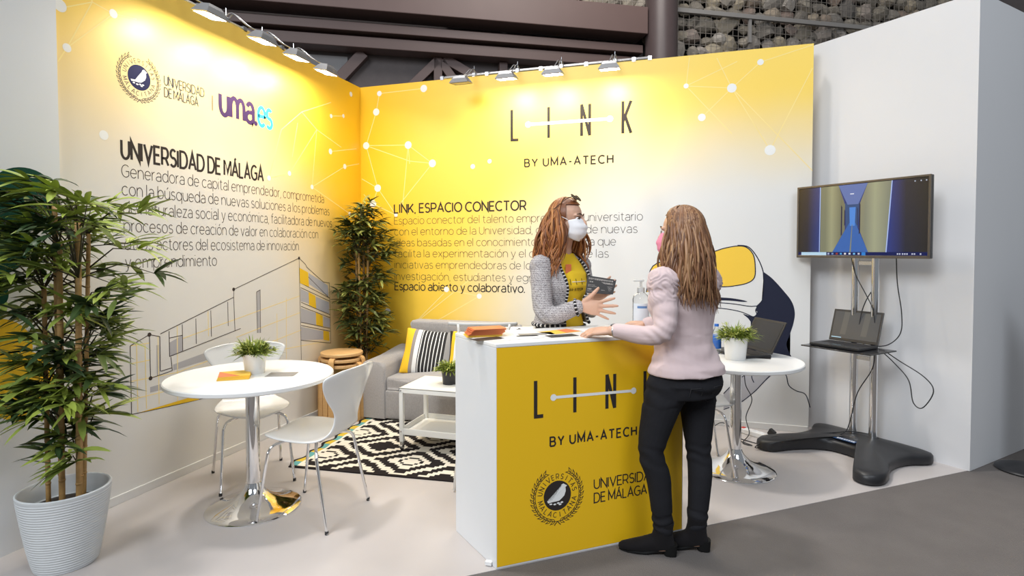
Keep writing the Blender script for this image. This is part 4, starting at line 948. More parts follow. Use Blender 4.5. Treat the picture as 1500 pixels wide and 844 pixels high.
cable('charger_cable', [(3.40, -.42, .705), (3.45, -.30, .55), (3.47, -.25, .40), (3.52, -.21, .28), (3.48, -.20, .14), (3.50, -.25, .03), (3.44, -.42, .006), (3.50, -.46, .006), (3.42, -.38, .006)], 'thin black charger cable dropping from the right round table to the floor')
cable('charger_cable', [(3.22, -.16, .006), (3.30, -.10, .05), (3.36, -.14, .04), (3.38, -.26, .006), (3.50, -.38, .006), (3.60, -.44, .006)], 'thin black cable curling on the floor behind the right round table')
pa, pb = Vector((3.455, -.135, 0)), Vector((3.655, -.30, 0)); pd = (pb-pa).normalized()
t = thing('power_strip', 'white power strip with a red switch on the floor by the back wall', 'power strip', pa, math.atan2(pd.y, pd.x))
PLn = (pb-pa).length
m = MB(); m.box((PLn/2, 0, .02), (PLn+.03, .055, .038), bev=.006); m.build('body', M_white, t)
m = MB(); m.box((.015, 0, .041), (.028, .034, .006), bev=.002); m.build('switch', mat('red_switch', (.55, .03, .02), .35), t)
for i in range(4): m = MB(); m.lathe([(.020, .0385), (.0195, .0415), (.016, .0415), (.015, .036), (0, .036)], (.07+i*.047, 0, 0), 20); m.build('socket', M_white, t, True, auto=40)
m = MB(); m.box((PLn-.005, 0, .062), (.05, .03, .05), Matrix.Rotation(.5, 3, 'Y'), .006); tag(m.build('mains_plug', M_black, None, loc=pa), 'black mains plug in the last socket of the power strip', 'plug'); bpy.data.objects['mains_plug'].rotation_euler = (0, 0, math.atan2(pd.y, pd.x))
# totem at the right edge of the frame
t = thing('display_totem', 'dark display panel on a round black foot at the right edge', 'display', (5.135, -.445, 0))
m = MB(); m.lathe([(.155, 0), (.16, .006), (.155, .014), (.13, .022), (.05, .03), (0, .03)], n=56); m.build('foot', M_black, t, True, auto=50)
m = MB(); m.box((.235, -.04, .66), (.34, .03, 1.16), bev=.004); pn = m.build('panel', mat('night_panel', (.012, .016, .05), .2), t); m = MB(); m.box((.235, -.05, .055), (.34, .05, .06), bev=.004); m.build('panel_foot', M_white, t)

# ---------------------------------------------------------------- small things on the tables
M_orange = mat('orange_card', (.72, .20, .07), .5, var=.03); M_ycard = mat('yellow_card', (.85, .52, .06), .5, var=.03); M_gcard = mat('grey_card', (.24, .23, .22), .45, var=.2, scale=30); M_paper = mat('white_paper', (.78, .78, .77), .5, var=.02); M_bcard = mat('black_card', (.03, .028, .028), .4)
def flat(name, c, w, d, h, rz, m_, label, cat, group=None, par=None):
    m = MB(); m.box((0, 0, h/2), (w, d, h)); o = m.build(name, m_, par); o.location = c; o.rotation_euler = (0, 0, rz)
    return tag(o, label, cat, group) if label else o
for i in range(3):
    o = flat('booklet', (.72-.004*i, -2.418+.003*i, .7385+i*.0062), .155, .155, .006, math.radians(35+i*3), M_ycard, ['yellow booklet at the bottom of the pile on the left round table', 'yellow booklet in the middle of the pile on the left round table', 'yellow and orange booklet on top of the pile on the left round table'][i], 'booklet', 'booklets on the left round table')
    if i == 2:
        m = MB(); m.add([(-.077, -.077, .0065), (.03, -.077, .0065), (-.077, .077, .0065)], [(0, 1, 2)]); m.build('orange_print', M_orange, o)
flat('leaflet', (.915, -2.285, .7385), .15, .105, .0012, math.radians(22), M_gcard, 'grey leaflet lying alone on the left round table', 'leaflet')
for i, (dx, dy) in enumerate(((0, 0), (.0, .07))):
    o = flat('business_card', (3.52+dx*1.0, -.90+dy, .7227), .085, .055, .001, math.radians(-10+i*12), M_bcard, ['dark card near the edge of the right round table', 'dark card farther from the edge of the right round table'][i], 'card', 'cards on the right round table')
ZT = 1.0085
def cpt(u_, s_): return c0+cu*u_+cs*s_
def onc(name, u_, s_, w, d, h, rz, m_, label, cat, group=None, z=0.): p = cpt(u_, s_); return flat(name, (p.x, p.y, ZT+z), w, d, h, rz, m_, label, cat, group)
for i in range(12):
    k = i/11; yl = i < 3
    onc('flyer', .072+.018*k+random.uniform(-.004, .004), .275-.02*k, .165, .115, .0018, ANG+math.radians(-8+7*k), M_ycard if yl else M_orange,
        ('yellow flyer number %s from the bottom of the fanned pile on the counter' if yl else 'orange flyer, %s up in the fanned pile on the counter') % ['one', 'two', 'three', 'fourth', 'fifth', 'sixth', 'seventh', 'eighth', 'ninth', 'tenth', 'eleventh', 'topmost'][i], 'flyer', 'flyers fanned on the counter', i*.0034)
onc('leaflet', .04, .155, .15, .07, .001, ANG+.25, M_bcard, 'black leaflet on the counter in front of the flyers', 'leaflet', 'leaflets on the counter')
onc('leaflet', .20, .14, .20, .10, .001, ANG+.1, M_paper, 'white leaflet on the counter beside the black one', 'leaflet', 'leaflets on the counter')
o = onc('leaflet', .31, .21, .20, .12, .001, ANG-.15, M_paper, 'white leaflet with a dark print at the middle of the counter', 'leaflet', 'leaflets on the counter')
m = MB(); m.add([(x, y, .0014) for x, y in ((-.08, -.03), (.06, -.03), (.06, .03), (-.08, .03))], [(0, 1, 2, 3)]); m.build('dark_print', M_gcard, o)
onc('leaflet', .40, .12, .15, .07, .001, ANG+.05, M_bcard, 'black leaflet on the counter nearest the front edge at the middle', 'leaflet', 'leaflets on the counter')
o = onc('leaflet', .47, .25, .2, .11, .001, ANG+.3, M_ycard, 'yellow and orange leaflet by the wrist of the woman in pink', 'leaflet', 'leaflets on the counter')
m = MB(); m.add([(x, y, .0014) for x, y in ((-.0, -.05), (.10, -.05), (.10, .05), (.03, .05))], [(0, 1, 2, 3)]); m.build('orange_print', M_orange, o)
onc('leaflet', .70, .26, .21, .15, .001, ANG+.1, M_paper, 'white sheet on the counter under the sanitiser bottle end', 'leaflet', 'leaflets on the counter')
# sanitiser bottle
M_glass = mat('clear_plastic', (.93, .95, .96), .06, trans=.92, var=.0, ior=1.2); M_gel = mat('clear_gel', (.9, .94, .96), .05, trans=.95, var=.0, ior=1.33)
sp0 = cpt(.953, .25)
t = thing('sanitiser_bottle', 'clear pump bottle of hand sanitiser on the right end of the counter', 'bottle', (sp0.x, sp0.y, ZT))
m = MB(); m.lathe([(0, .001), (.040, .001), (.044, .006), (.044, .15), (.040, .168), (.024, .182), (.017, .19), (.017, .205)], n=32); m.build('body', M_glass, t, True, auto=50)
m = MB(); m.lathe([(.020, .190), (.020, .212), (.009, .216), (.006, .216), (.006, .245)], n=20); m.box((-.012, 0, .250), (.055, .018, .012), bev=.004); m.build('pump', mat('milky_plastic', (.75, .77, .78), .3, trans=.5, var=0), t, True, auto=40)
m = MB(); m.grid(lambda u, v: (.0446*math.cos(2.2+u*2.6+PI/2), .0446*math.sin(2.2+u*2.6+PI/2), .03+v*.1), 14, 1); lb = m.build('label', mat('pale_label', (.72, .78, .84), .5), t, True)
m = MB(); m.grid(lambda u, v: (.0449*math.cos(2.8+u*1.2+PI/2), .0449*math.sin(2.8+u*1.2+PI/2), .105+v*.012), 10, 1); m.build('label_band', mat('label_blue', (.12, .25, .5), .5), lb, True)
# water bottle
t = thing('water_bottle', 'small water bottle with a blue label on the right round table', 'bottle', (3.235, -.80, .7225))
m = MB(); m.lathe([(0, .001), (.028, .001), (.031, .008), (.031, .12), (.028, .145), (.014, .17), (.013, .185)], n=28); m.build('body', M_glass, t, True, auto=50)
m = MB(); m.lathe([(.0316, .035), (.0318, .12), (.0312, .125)], n=28); m.build('label', mat('blue_wrap', (.02, .12, .48), .35, var=.3, scale=40), t, True)
m = MB(); m.lathe([(.0145, .183), (.0145, .2), (0, .2)], n=20); m.build('cap', mat('blue_cap', (.03, .15, .55), .35), t, True, auto=40)
# ---------------------------------------------------------------- people
from mathutils import noise
from mathutils.bvhtree import BVHTree
def vn(x): return Vector(x)
def skin_mesh(m, name, material, voxel, it=3, parent=None, fac=.5, disp=None):
    """merge overlapping shapes into one continuous surface"""
    o = m.build('tmp', material, None); d = o.modifiers.new('r', 'REMESH'); d.mode = 'VOXEL'; d.voxel_size = voxel; d.use_smooth_shade = True
    if it: s_ = o.modifiers.new('s', 'SMOOTH'); s_.iterations = it; s_.factor = fac
    dg = C.evaluated_depsgraph_get(); me = bpy.data.meshes.new_from_object(o.evaluated_get(dg)); me.name = name
    bpy.data.objects.remove(o, do_unlink=True)
    if disp:
        co = np.empty(len(me.vertices)*3); me.vertices.foreach_get('co', co); nr = np.empty(len(me.vertices)*3); me.vertices.foreach_get('normal', nr)
        co = co.reshape(-1, 3); nr = nr.reshape(-1, 3)
        for i in range(len(co)): co[i] += nr[i]*disp(Vector(co[i]))
        me.vertices.foreach_set('co', co.ravel())
    for p in me.polygons: p.use_smooth = True
    r = bpy.data.objects.new(name, me); COL.objects.link(r)
    if parent: r.parent = parent
    me.update(); return r
def ring_loft(m, rings, n=28, cap=True):
    """rings: (centre, half-axis A, half-axis B, squareness)"""
    vs = []; fs = []
    for r in rings:
        c, A, B = Vector(r[0]), Vector(r[1]), Vector(r[2]); e = r[3] if len(r) > 3 else 1.
        for j in range(n):
            a = 2*PI*j/n; ca, sa = math.cos(a), math.sin(a)
            vs.append(c+A*(abs(ca)**e*(1 if ca > 0 else -1))+B*(abs(sa)**e*(1 if sa > 0 else -1)))
    for i in range(len(rings)-1):
        for j in range(n): fs.append((i*n+j, i*n+(j+1) % n, (i+1)*n+(j+1) % n, (i+1)*n+j))
    if cap: fs += [tuple(range(n-1, -1, -1)), tuple((len(rings)-1)*n+j for j in range(n))]
    m.add(vs, fs)
def ball(m, c, r, mx=None):
    bm = bmesh.new(); bmesh.ops.create_icosphere(bm, subdivisions=3, radius=1)
    rr = r if isinstance(r, (tuple, list)) else (r, r, r)
    T = Matrix.Translation(c) @ ((mx or Matrix.Identity(3)).to_4x4()) @ Matrix.Diagonal((*rr, 1)); m.bm(bm, T)
def limb(m, pts, rs, n=16):
    sp = smoothpath([(*p,) for p in pts], 5); k = len(pts)-1; rr = []
    for i in range(len(sp)):
        t_ = i/5; a = min(int(t_), k-1); rr.append(rs[a]+(rs[a+1]-rs[a])*(t_-a))
    m.tube(sp, rr, n); ball(m, pts[0], rs[0]); ball(m, pts[-1], rs[-1])
def hand(m, wr, d, back, thumb_side, fingers, thumb, sc=1.):
    """wr wrist, d towards the knuckles, back = normal of the back of the hand, thumb_side = unit vector towards the thumb;
    fingers: 4 x (spread angle towards the thumb, (three bend angles towards the palm)), index first; thumb: list of points in (d, thumb_side, back) cm"""
    d = Vector(d).normalized(); back = Vector(back); back = (back-d*back.dot(d)).normalized(); ts = d.cross(back); ts = ts if ts.dot(Vector(thumb_side)) > 0 else -ts
    P = lambda a, b, c: Vector(wr)+(d*a+ts*b+back*c)*sc
    ring_loft(m, [(P(-.02, 0, 0), ts*.025*sc, back*.019*sc), (P(.005, 0, 0), ts*.026*sc, back*.017*sc), (P(.03, .001, 0), ts*.034*sc, back*.016*sc, .85), (P(.06, 0, .001), ts*.040*sc, back*.014*sc, .85), (P(.085, 0, .001), ts*.040*sc, back*.012*sc, .85), (P(.094, 0, 0), ts*.034*sc, back*.008*sc, .9)], 24)
    L = [(.041, .025, .021), (.045, .028, .022), (.042, .026, .022), (.033, .020, .019)]; kb = [.029, .010, -.010, -.028]; ka = [.088, .093, .089, .080]; R_ = [.0092, .0095, .0090, .0078]
    for (sa, bends), l, b0, a0, r in zip(fingers, L, kb, ka, R_):
        p = P(a0-.012, b0, 0); pts = [p, P(a0, b0+.0, 0)]; cur = 0; sdir = d*math.cos(sa)+ts*math.sin(sa)
        q = pts[-1]
        for ll, bd in zip(l, bends):
            cur += bd; q = q+(sdir*math.cos(cur)-back*math.sin(cur))*ll*sc; pts.append(q)
        m.tube(pts, [r*1.05*sc, r*1.08*sc, r*1.0*sc, r*.92*sc, r*.72*sc], 12); ball(m, pts[-1], r*.74*sc)
        for q_ in pts[1:4]: ball(m, q_, r*1.03*sc)
    tp = [P(*x) for x in thumb]; m.tube(tp, [.0155*sc, .0125*sc, .0105*sc, .0078*sc], 12); ball(m, tp[-1], .008*sc); ball(m, tp[1], .0128*sc); ball(m, tp[2], .0108*sc)
M_skin = mat('skin', (.58, .35, .245), .5, var=.06, scale=14); M_skin.node_tree.nodes['Principled BSDF'].inputs['Subsurface Weight'].default_value = .12
M_skin.node_tree.nodes['Principled BSDF'].inputs['Subsurface Radius'].default_value = (.012, .005, .003)
M_eye = mat('eye_white', (.75, .73, .70), .2, var=.02); M_iris = mat('brown_iris', (.05, .025, .012), .2); M_brow = mat('brow_hair', (.07, .035, .018), .8); M_lip = mat('lip', (.45, .17, .14), .45)
class Person:
    def __init__(s, root, head, f, tilt=0., up=None):
        """head = centre of the skull, f = direction the face looks"""
        s.t = root; s.o = Vector(root.location); s.h = Vector(head)-s.o
        f = Vector(f).normalized(); s.f = f; s.s = Vector((0, 0, 1)).cross(f).normalized(); s.u = f.cross(s.s)
    def P(s, a, b, c): return s.h+s.f*a+s.s*b+s.u*c       # forward, to the person's left, up
    def frame(s): return Matrix((s.f, s.s, s.u)).transposed()
    def head_shapes(s, m):
        F = s.frame()
        ball(m, s.P(-.008, 0, .030), (.093, .074, .090), F); ball(m, s.P(.012, 0, -.030), (.078, .066, .075), F)
        ring_loft(m, [(s.P(.028, 0, -.02), s.f*.062, s.s*.060), (s.P(.034, 0, -.06), s.f*.056, s.s*.053), (s.P(.046, 0, -.092), s.f*.044, s.s*.038), (s.P(.056, 0, -.112), s.f*.028, s.s*.022)], 20)
        ball(m, s.P(.070, 0, -.102), (.020, .020, .015), F)
        m.tube([s.P(.082, 0, .022), s.P(.092, 0, .004), s.P(.104, 0, -.018), s.P(.106, 0, -.028)], [.008, .0095, .012, .012], 10); ball(m, s.P(.100, .011, -.031), .0085); ball(m, s.P(.100, -.011, -.031), .0085); ball(m, s.P(.107, 0, -.027), .0105)
        for b in (-1, 1):
            ball(m, s.P(.066, b*.032, .026), (.020, .024, .009), F); ball(m, s.P(.058, b*.040, -.03), (.026, .020, .024), F)
            ball(m, s.P(-.008, b*.074, -.002), (.017, .007, .030), F); ball(m, s.P(.0, b*.073, -.026), (.010, .007, .011), F)
        m.tube([s.P(.088, -.020, -.064), s.P(.094, 0, -.062), s.P(.088, .020, -.064)], [.005, .0085, .005], 8)
        m.tube([s.P(.087, -.017, -.073), s.P(.092, 0, -.074), s.P(.087, .017, -.073)], [.005, .0085, .005], 8)
    def face_parts(s, par):
        for b in (-1, 1):
            m = MB(); ball(m, s.P(.0705, b*.032, .006), .0125); e = m.build('eye', M_eye, par, True)
            m = MB(); ball(m, s.P(.0795, b*.033, .005), .0058); m.build('iris', M_iris, e, True)
            m = MB(); m.tube([s.P(.083, b*.012, .010), s.P(.0845, b*.030, .0145), s.P(.078, b*.047, .007)], [.002, .003, .002], 6); m.build('upper_lashes', M_brow, par, True)
            m = MB(); m.tube([s.P(.090, b*.012, .028), s.P(.087, b*.030, .035), s.P(.074, b*.050, .030)], [.0028, .0044, .0022], 6); m.build('eyebrow', M_brow, par, True)
        m = MB(); m.tube([s.P(.093, -.021, -.068), s.P(.100, 0, -.068), s.P(.093, .021, -.068)], [.002, .0055, .002], 8); m.build('lips', M_lip, par, True)
    def mask(s, par, m_, name='face_mask'):
        def fn(u, v):
            a = (u-.5)*2; w = .5+.5*math.cos(a*PI/2)
            ang = a*1.30; z = .012-(v*.125)*(1-.28*abs(a)**2)-.012*abs(a)**2
            rx = .112-.020*abs(v-.42)*2+.004; ry = .074
            if v > .75: rx -= (v-.75)*.10; ry -= (v-.75)*.06
            if v < .25: rx -= (.25-v)*.06
            pl = .0018*math.sin(v*PI*7)*w
            return s.P((rx+pl)*math.cos(ang)**.85 if math.cos(ang) > 0 else 0, ry*math.sin(ang)*1.02, z-.004)
        m = MB(); m.grid(fn, 28, 22); o = m.build(name, m_, par, True); d = o.modifiers.new('solid', 'SOLIDIFY'); d.thickness = .003; d.offset = 1
        for b in (-1, 1):
            m = MB()
            m.tube(smoothpath([s.P(.030, b*.075, .0), s.P(.008, b*.080, .012), s.P(-.018, b*.080, .020), s.P(-.028, b*.078, -.004), s.P(-.012, b*.078, -.035), s.P(.012, b*.076, -.060), s.P(.028, b*.070, -.080)], 5), .0018, 6); m.build('ear_loop', m_, o, True)
        return o
    def hair(s, par, m_, nl, length, seed, part=.0, front=1., torso=None, spread=.0, rr=.0085, front_az=62, wave=.006, cap=True, near=None):
        """long hair: a cap over the skull and many overlapping locks that fall from the parting, over the ears and down"""
        random.seed(seed); m = MB()
        def scalp(az, el, k=1.): return Vector((-.008+.100*k*math.cos(az)*math.cos(el), .082*k*math.sin(az)*math.cos(el), .030+.099*k*math.sin(el)))
        lo, hi = (-.35, PI/2)
        def capfn(u, v):
            a0 = math.radians(front_az); az = a0+(2*PI-2*a0)*u; el = lo+(hi-lo)*v
            p = scalp(az, el, 1.0)
            return s.P(p.x, p.y, p.z)
        mc = MB(); mc.grid(capfn, 40, 16)
        # crown strip towards the forehead
        def topfn(u, v):
            az = math.radians(-front_az+2*front_az*u); el = .62+(PI/2-.62)*v; p = scalp(az, el, 1.0); return s.P(p.x, p.y, p.z)
        mc.grid(topfn, 16, 8)
        c_ = mc.build('hair_cap', m_, par, True)
        for i in range(nl):
            sg = 1 if i % 2 else -1
            q = random.random(); az = math.radians(front_az-6)+(PI-math.radians(front_az-6))*q   # 0 = face, pi = nape
            if near and sg < 0 and az < math.radians(near): az = math.radians(near)+.25*random.random()
            az *= sg
            L = length*(random.uniform(.86, 1.06))*(1-.12*(1-q)*front)
            jr = random.uniform(-.006, .010)
            pts = []
            # from the parting near the crown down the skull
            e0 = random.uniform(.95, 1.45); e1 = random.uniform(-.5, .35)
            for k in range(7):
                el = e0+(e1-e0)*k/6; azk = az*(.55+.45*min(1, k/3)) if abs(az) < 1.6 else az
                p = scalp(azk, el, 1.045+jr*.6); pts.append(s.P(p.x, p.y, p.z))
            last = pts[-1]; outd = (s.f*math.cos(az)*.6+s.s*math.sin(az)).normalized(); outd.z = 0
            drop = .0; ph = random.uniform(0, 6.28); pw = random.uniform(.6, 1.4)
            n = 12; pos = last.copy(); rem = L-.16
            for k in range(1, n+1):
                t_ = k/n; pos = pos+Vector((0, 0, -rem/n))+outd*(spread*rem/n*min(1, .15+t_*2.2)*(1.25-t_*.8))
                pp = pos+outd*(wave*math.sin(t_*8*pw+ph))+Vector((-outd.y, outd.x, 0))*(wave*1.2*math.sin(t_*6*pw+ph*1.7))
                if torso:
                    pp = torso(pp); pos = Vector((pp.x*.7+pos.x*.3, pp.y*.7+pos.y*.3, pos.z))
                pts.append(pp)
            r0 = rr*random.uniform(.7, 1.25); R_ = [r0*(.85+.3*min(1, j/6)) if j < 12 else r0*(1.15-1.05*((j-11)/(len(pts)-12))**1.6) for j in range(len(pts))]
            m.tube(pts, [max(.0012, x) for x in R_], 7, flat=.6)
        return m.build('hair', m_, par, True)
def hair_mat(name, c0_, c1_, c2_):
    m = mat(name, c1_, .42, var=.2, scale=30, bump=.25, bscale=90, stretch=(1, 1, .12)); nt = m.node_tree; b = nt.nodes['Principled BSDF']
    g_ = nt.nodes.new('ShaderNodeNewGeometry'); cr = nt.nodes.new('ShaderNodeValToRGB'); cr.color_ramp.elements[0].color = c0_+(1,); cr.color_ramp.elements[1].color = c2_+(1,)
    e = cr.color_ramp.elements.new(.5); e.color = c1_+(1,); nt.links.new(g_.outputs['Random Per Island'], cr.inputs[0]); nt.links.new(cr.outputs[0], b.inputs['Base Color']); return m
def az(deg): return Vector((math.cos(math.radians(deg)), math.sin(math.radians(deg)), 0))
def push_ellipse(c, s_, f_, levels):
    """keeps hair outside a torso given as (z, half width, half depth) levels"""
    def fn(p):
        z = p.z
        if z > levels[0][0]: return p
        for (z1, w1, d1), (z2, w2, d2) in zip(levels, levels[1:]):
            if z2 <= z <= z1:
                k = (z1-z)/(z1-z2); w = w1+(w2-w1)*k; d = d1+(d2-d1)*k; break
        else: w, d = levels[-1][1:]
        q = Vector((p.x-c.x, p.y-c.y, 0)); a = q.dot(s_)/w; b = q.dot(f_)/d; r = math.hypot(a, b)
        if r < 1 and r > 1e-4: return Vector((c.x+q.x/r, c.y+q.y/r, z))
        return p
    return fn

# ======== woman in the pink top, in front of the counter, seen from behind
OB = Vector((2.99, -2.13, 0)); pB = thing('person', 'woman in pale pink puff-sleeved top, dark jeans and ankle boots leaning on the counter', 'person', OB)
fB = az(133); sB = Vector((0, 0, 1)).cross(fB)                     # torso direction, her left side
def lb(x, y, z): return Vector((x, y, z))-OB
hdB = az(158)
B = Person(pB, (3.018, -2.098, 1.497), hdB)
TB = lb(3.036, -2.085, 0)                                         # torso axis
def tB(z, w, d, off=0, sq=.9): c = TB+fB*off; return ((c.x, c.y, z), sB*w, fB*d, sq)
torB = [(.80, .175, .125, -.02), (.90, .168, .115, -.015), (.985, .142, .098, 0), (1.06, .142, .10, .005), (1.14, .170, .118, .012), (1.21, .180, .115, .005), (1.27, .172, .098, -.005), (1.315, .125, .075, -.01), (1.345, .07, .058, -.005)]
shL, elL, wrL = lb(2.945, -2.215, 1.262), lb(2.940, -2.285, 1.052), lb(2.715, -2.252, 1.047)
shR, elR, wrR = lb(3.135, -1.955, 1.262), lb(3.045, -1.845, 1.065), lb(2.845, -1.885, 1.040)
kB1, aB1, hB1 = lb(2.893, -2.185, .475), lb(2.950, -2.178, .09), lb(2.965, -2.160, .80)
kB2, aB2, hB2 = lb(3.105, -2.035, .465), lb(3.100, -2.088, .09), lb(3.095, -2.025, .80)
m = MB(); B.head_shapes(m)
ring_loft(m, [(lb(3.036, -2.085, 1.28), sB*.06, fB*.06), (lb(3.032, -2.088, 1.36), sB*.050, fB*.050), (lb(3.025, -2.095, 1.46), sB*.052, fB*.054)])
ring_loft(m, [tB(z, w-.012, d-.012, o) for z, w, d, o in torB])
limb(m, [shL, elL, wrL], [.045, .036, .024]); limb(m, [shR, elR, wrR], [.045, .036, .024])
limb(m, [hB1, hB1*.5+kB1*.5, kB1, kB1*.5+aB1*.5+Vector((.012, 0, 0)), aB1], [.07, .05, .036, .034, .030]); limb(m, [hB2, hB2*.5+kB2*.5, kB2, kB2*.5+aB2*.5+Vector((.010, 0, 0)), aB2], [.07, .05, .036, .034, .030])
dL = (lb(2.62, -2.225, 1.037)-wrL)
hand(m, wrL, dL, (.05, -.35, 1), (-.1, 1, 0), [(.10, (.18, .25, .2)), (.02, (.2, .25, .2)), (-.06, (.22, .28, .2)), (-.14, (.25, .3, .2))], [(.012, .024, -.004), (.040, .040, -.010), (.068, .046, -.014), (.090, .044, -.016)], .97)
hand(m, wrR, (-1, .05, -.02), (.0, .0, 1), (0, -1, .3), [(.05, (.5, .7, .5)), (.0, (.5, .7, .5)), (-.05, (.55, .7, .5)), (-.1, (.6, .7, .5))], [(.012, .024, -.004), (.040, .036, -.010), (.066, .036, -.016), (.084, .030, -.02)], .95)
for k_, d_ in ((aB1, az(182)), (aB2, az(182))): limb(m, [k_, k_+Vector((0, 0, -.045)), k_+d_*.12+Vector((0, 0, -.065))], [.034, .034, .022])
bB = skin_mesh(m, 'body', M_skin, .0042, 2, pB, .45)
B.face_parts(bB)
B.mask(pB, mat('pink_mask', (.80, .27, .40), .8, var=.03))
# top
M_pink = mat('pale_pink_jersey', (.60, .475, .475), .85, var=.04, scale=20, bump=.12, bscale=300, spec=.15, sheen=.2)
m = MB()
ring_loft(m, [tB(.845, .190, .150, -.022), tB(.88, .184, .142, -.02)]+[tB(z, w+.004, d+.005, o) for z, w, d, o in torB[1:-1]]+[tB(1.348, .078, .066, -.005)])
limb(m, [shL, elL, wrL+(elL-wrL)*.12], [.062, .050, .034]); limb(m, [shR, elR, wrR+(elR-wrR)*.06], [.060, .050, .034])
for sh, sd, el in ((shL, sB, elL), (shR, -sB, elR)):
    ball(m, sh+sd*.004+Vector((0, 0, .008)), (.072, .070, .078)); ball(m, sh*.7+el*.3+sd*.004, (.062, .062, .06))
def pinkfold(p):
    q = p; w = .0016*noise.noise(Vector((q.x*9, q.y*9, q.z*22)))
    z = q.z; d1 = (Vector((q.x, q.y, 0))-Vector((shL.x, shL.y, 0))).length
    for sh, sd in ((shL, sB), (shR, -sB)):
        r = (q-(sh+Vector((0, 0, -.01)))); k = math.exp(-(r.length/.085)**4)*(1 if r.dot(sd) > -.035 else .2)
        w += k*(.0075*math.sin(125*q.z+26*noise.noise(q*14))+.0045*noise.noise(q*40))
    if z < 1.02: w += .0030*math.sin(70*z+9*noise.noise(q*5))*max(0, min(1, (1.02-z)/.05))
    for el in (elL, elR):
        k = math.exp(-((q-el).length/.07)**2); w += k*.0035*math.sin(150*(q.z+q.x*.7)+3*noise.noise(q*10))
    if z > 1.03: w += .0018*math.sin(46*z+30*(q.x*.5+q.y*.5)+5*noise.noise(q*7))
    return w
skin_mesh(m, 'puff_sleeve_top', M_pink, .0055, 3, pB, .5, pinkfold)
# jeans
M_jean = mat('black_denim', (.017, .017, .020), .85, var=.3, scale=7, bump=.2, bscale=350, spec=.15)
m = MB()
ring_loft(m, [tB(.74, .150, .112, -.028), tB(.80, .174, .134, -.026), tB(.86, .168, .124, -.02), tB(.91, .150, .105, -.01)])
limb(m, [hB1+Vector((0, 0, -.02)), hB1*.55+kB1*.45+Vector((-.006, .0, 0)), kB1, kB1*.68+aB1*.32+Vector((.016, 0, 0)), aB1+Vector((0, 0, .02))], [.100, .082, .058, .057, .043], 20)
limb(m, [hB2+Vector((0, 0, -.02)), hB2*.55+kB2*.45, kB2, kB2*.68+aB2*.32+Vector((.010, 0, 0)), aB2+Vector((0, 0, .02))], [.100, .082, .058, .057, .043], 20)
def jeanfold(p):
    w = .0012*noise.noise(Vector((p.x*12, p.y*12, p.z*25)))
    for kk in (kB1, kB2): w += .0045*math.exp(-((p.z-kk.z+.01)/.05)**2)*math.sin(130*p.z+26*p.x+4*noise.noise(p*9))*math.exp(-((p-kk).length/.1)**2)
    if p.z < .2: w += .003*math.sin(120*p.z+3*noise.noise(p*14))
    if .70 < p.z < .80: w += .003*math.sin(90*p.z+20*p.y+4*noise.noise(p*9))
    return w
jn = skin_mesh(m, 'jeans', M_jean, .0055, 3, pB, .5, jeanfold)
bt = BVHTree.FromPolygons([v.co for v in jn.data.vertices], [p.vertices for p in jn.data.polygons])
mp = MB(); ctr = TB+fB*-.02+sB*-.06
def onjean(a, z):
    o = TB+sB*a+Vector((0, 0, z)); h = bt.ray_cast(o-fB*.4, fB); return (h[0]-fB*.002) if h[0] else o-fB*.12
for a0 in (-.095, .03):
    mp.tube([onjean(a0+x, z) for x, z in ((0, .80), (.0, .765), (.0, .735), (.03, .712), (.06, .735), (.06, .765), (.06, .80), (.03, .80), (0, .80))], .0014, 5)
mp.build('pocket_seams', M_blackmatte, jn, True)
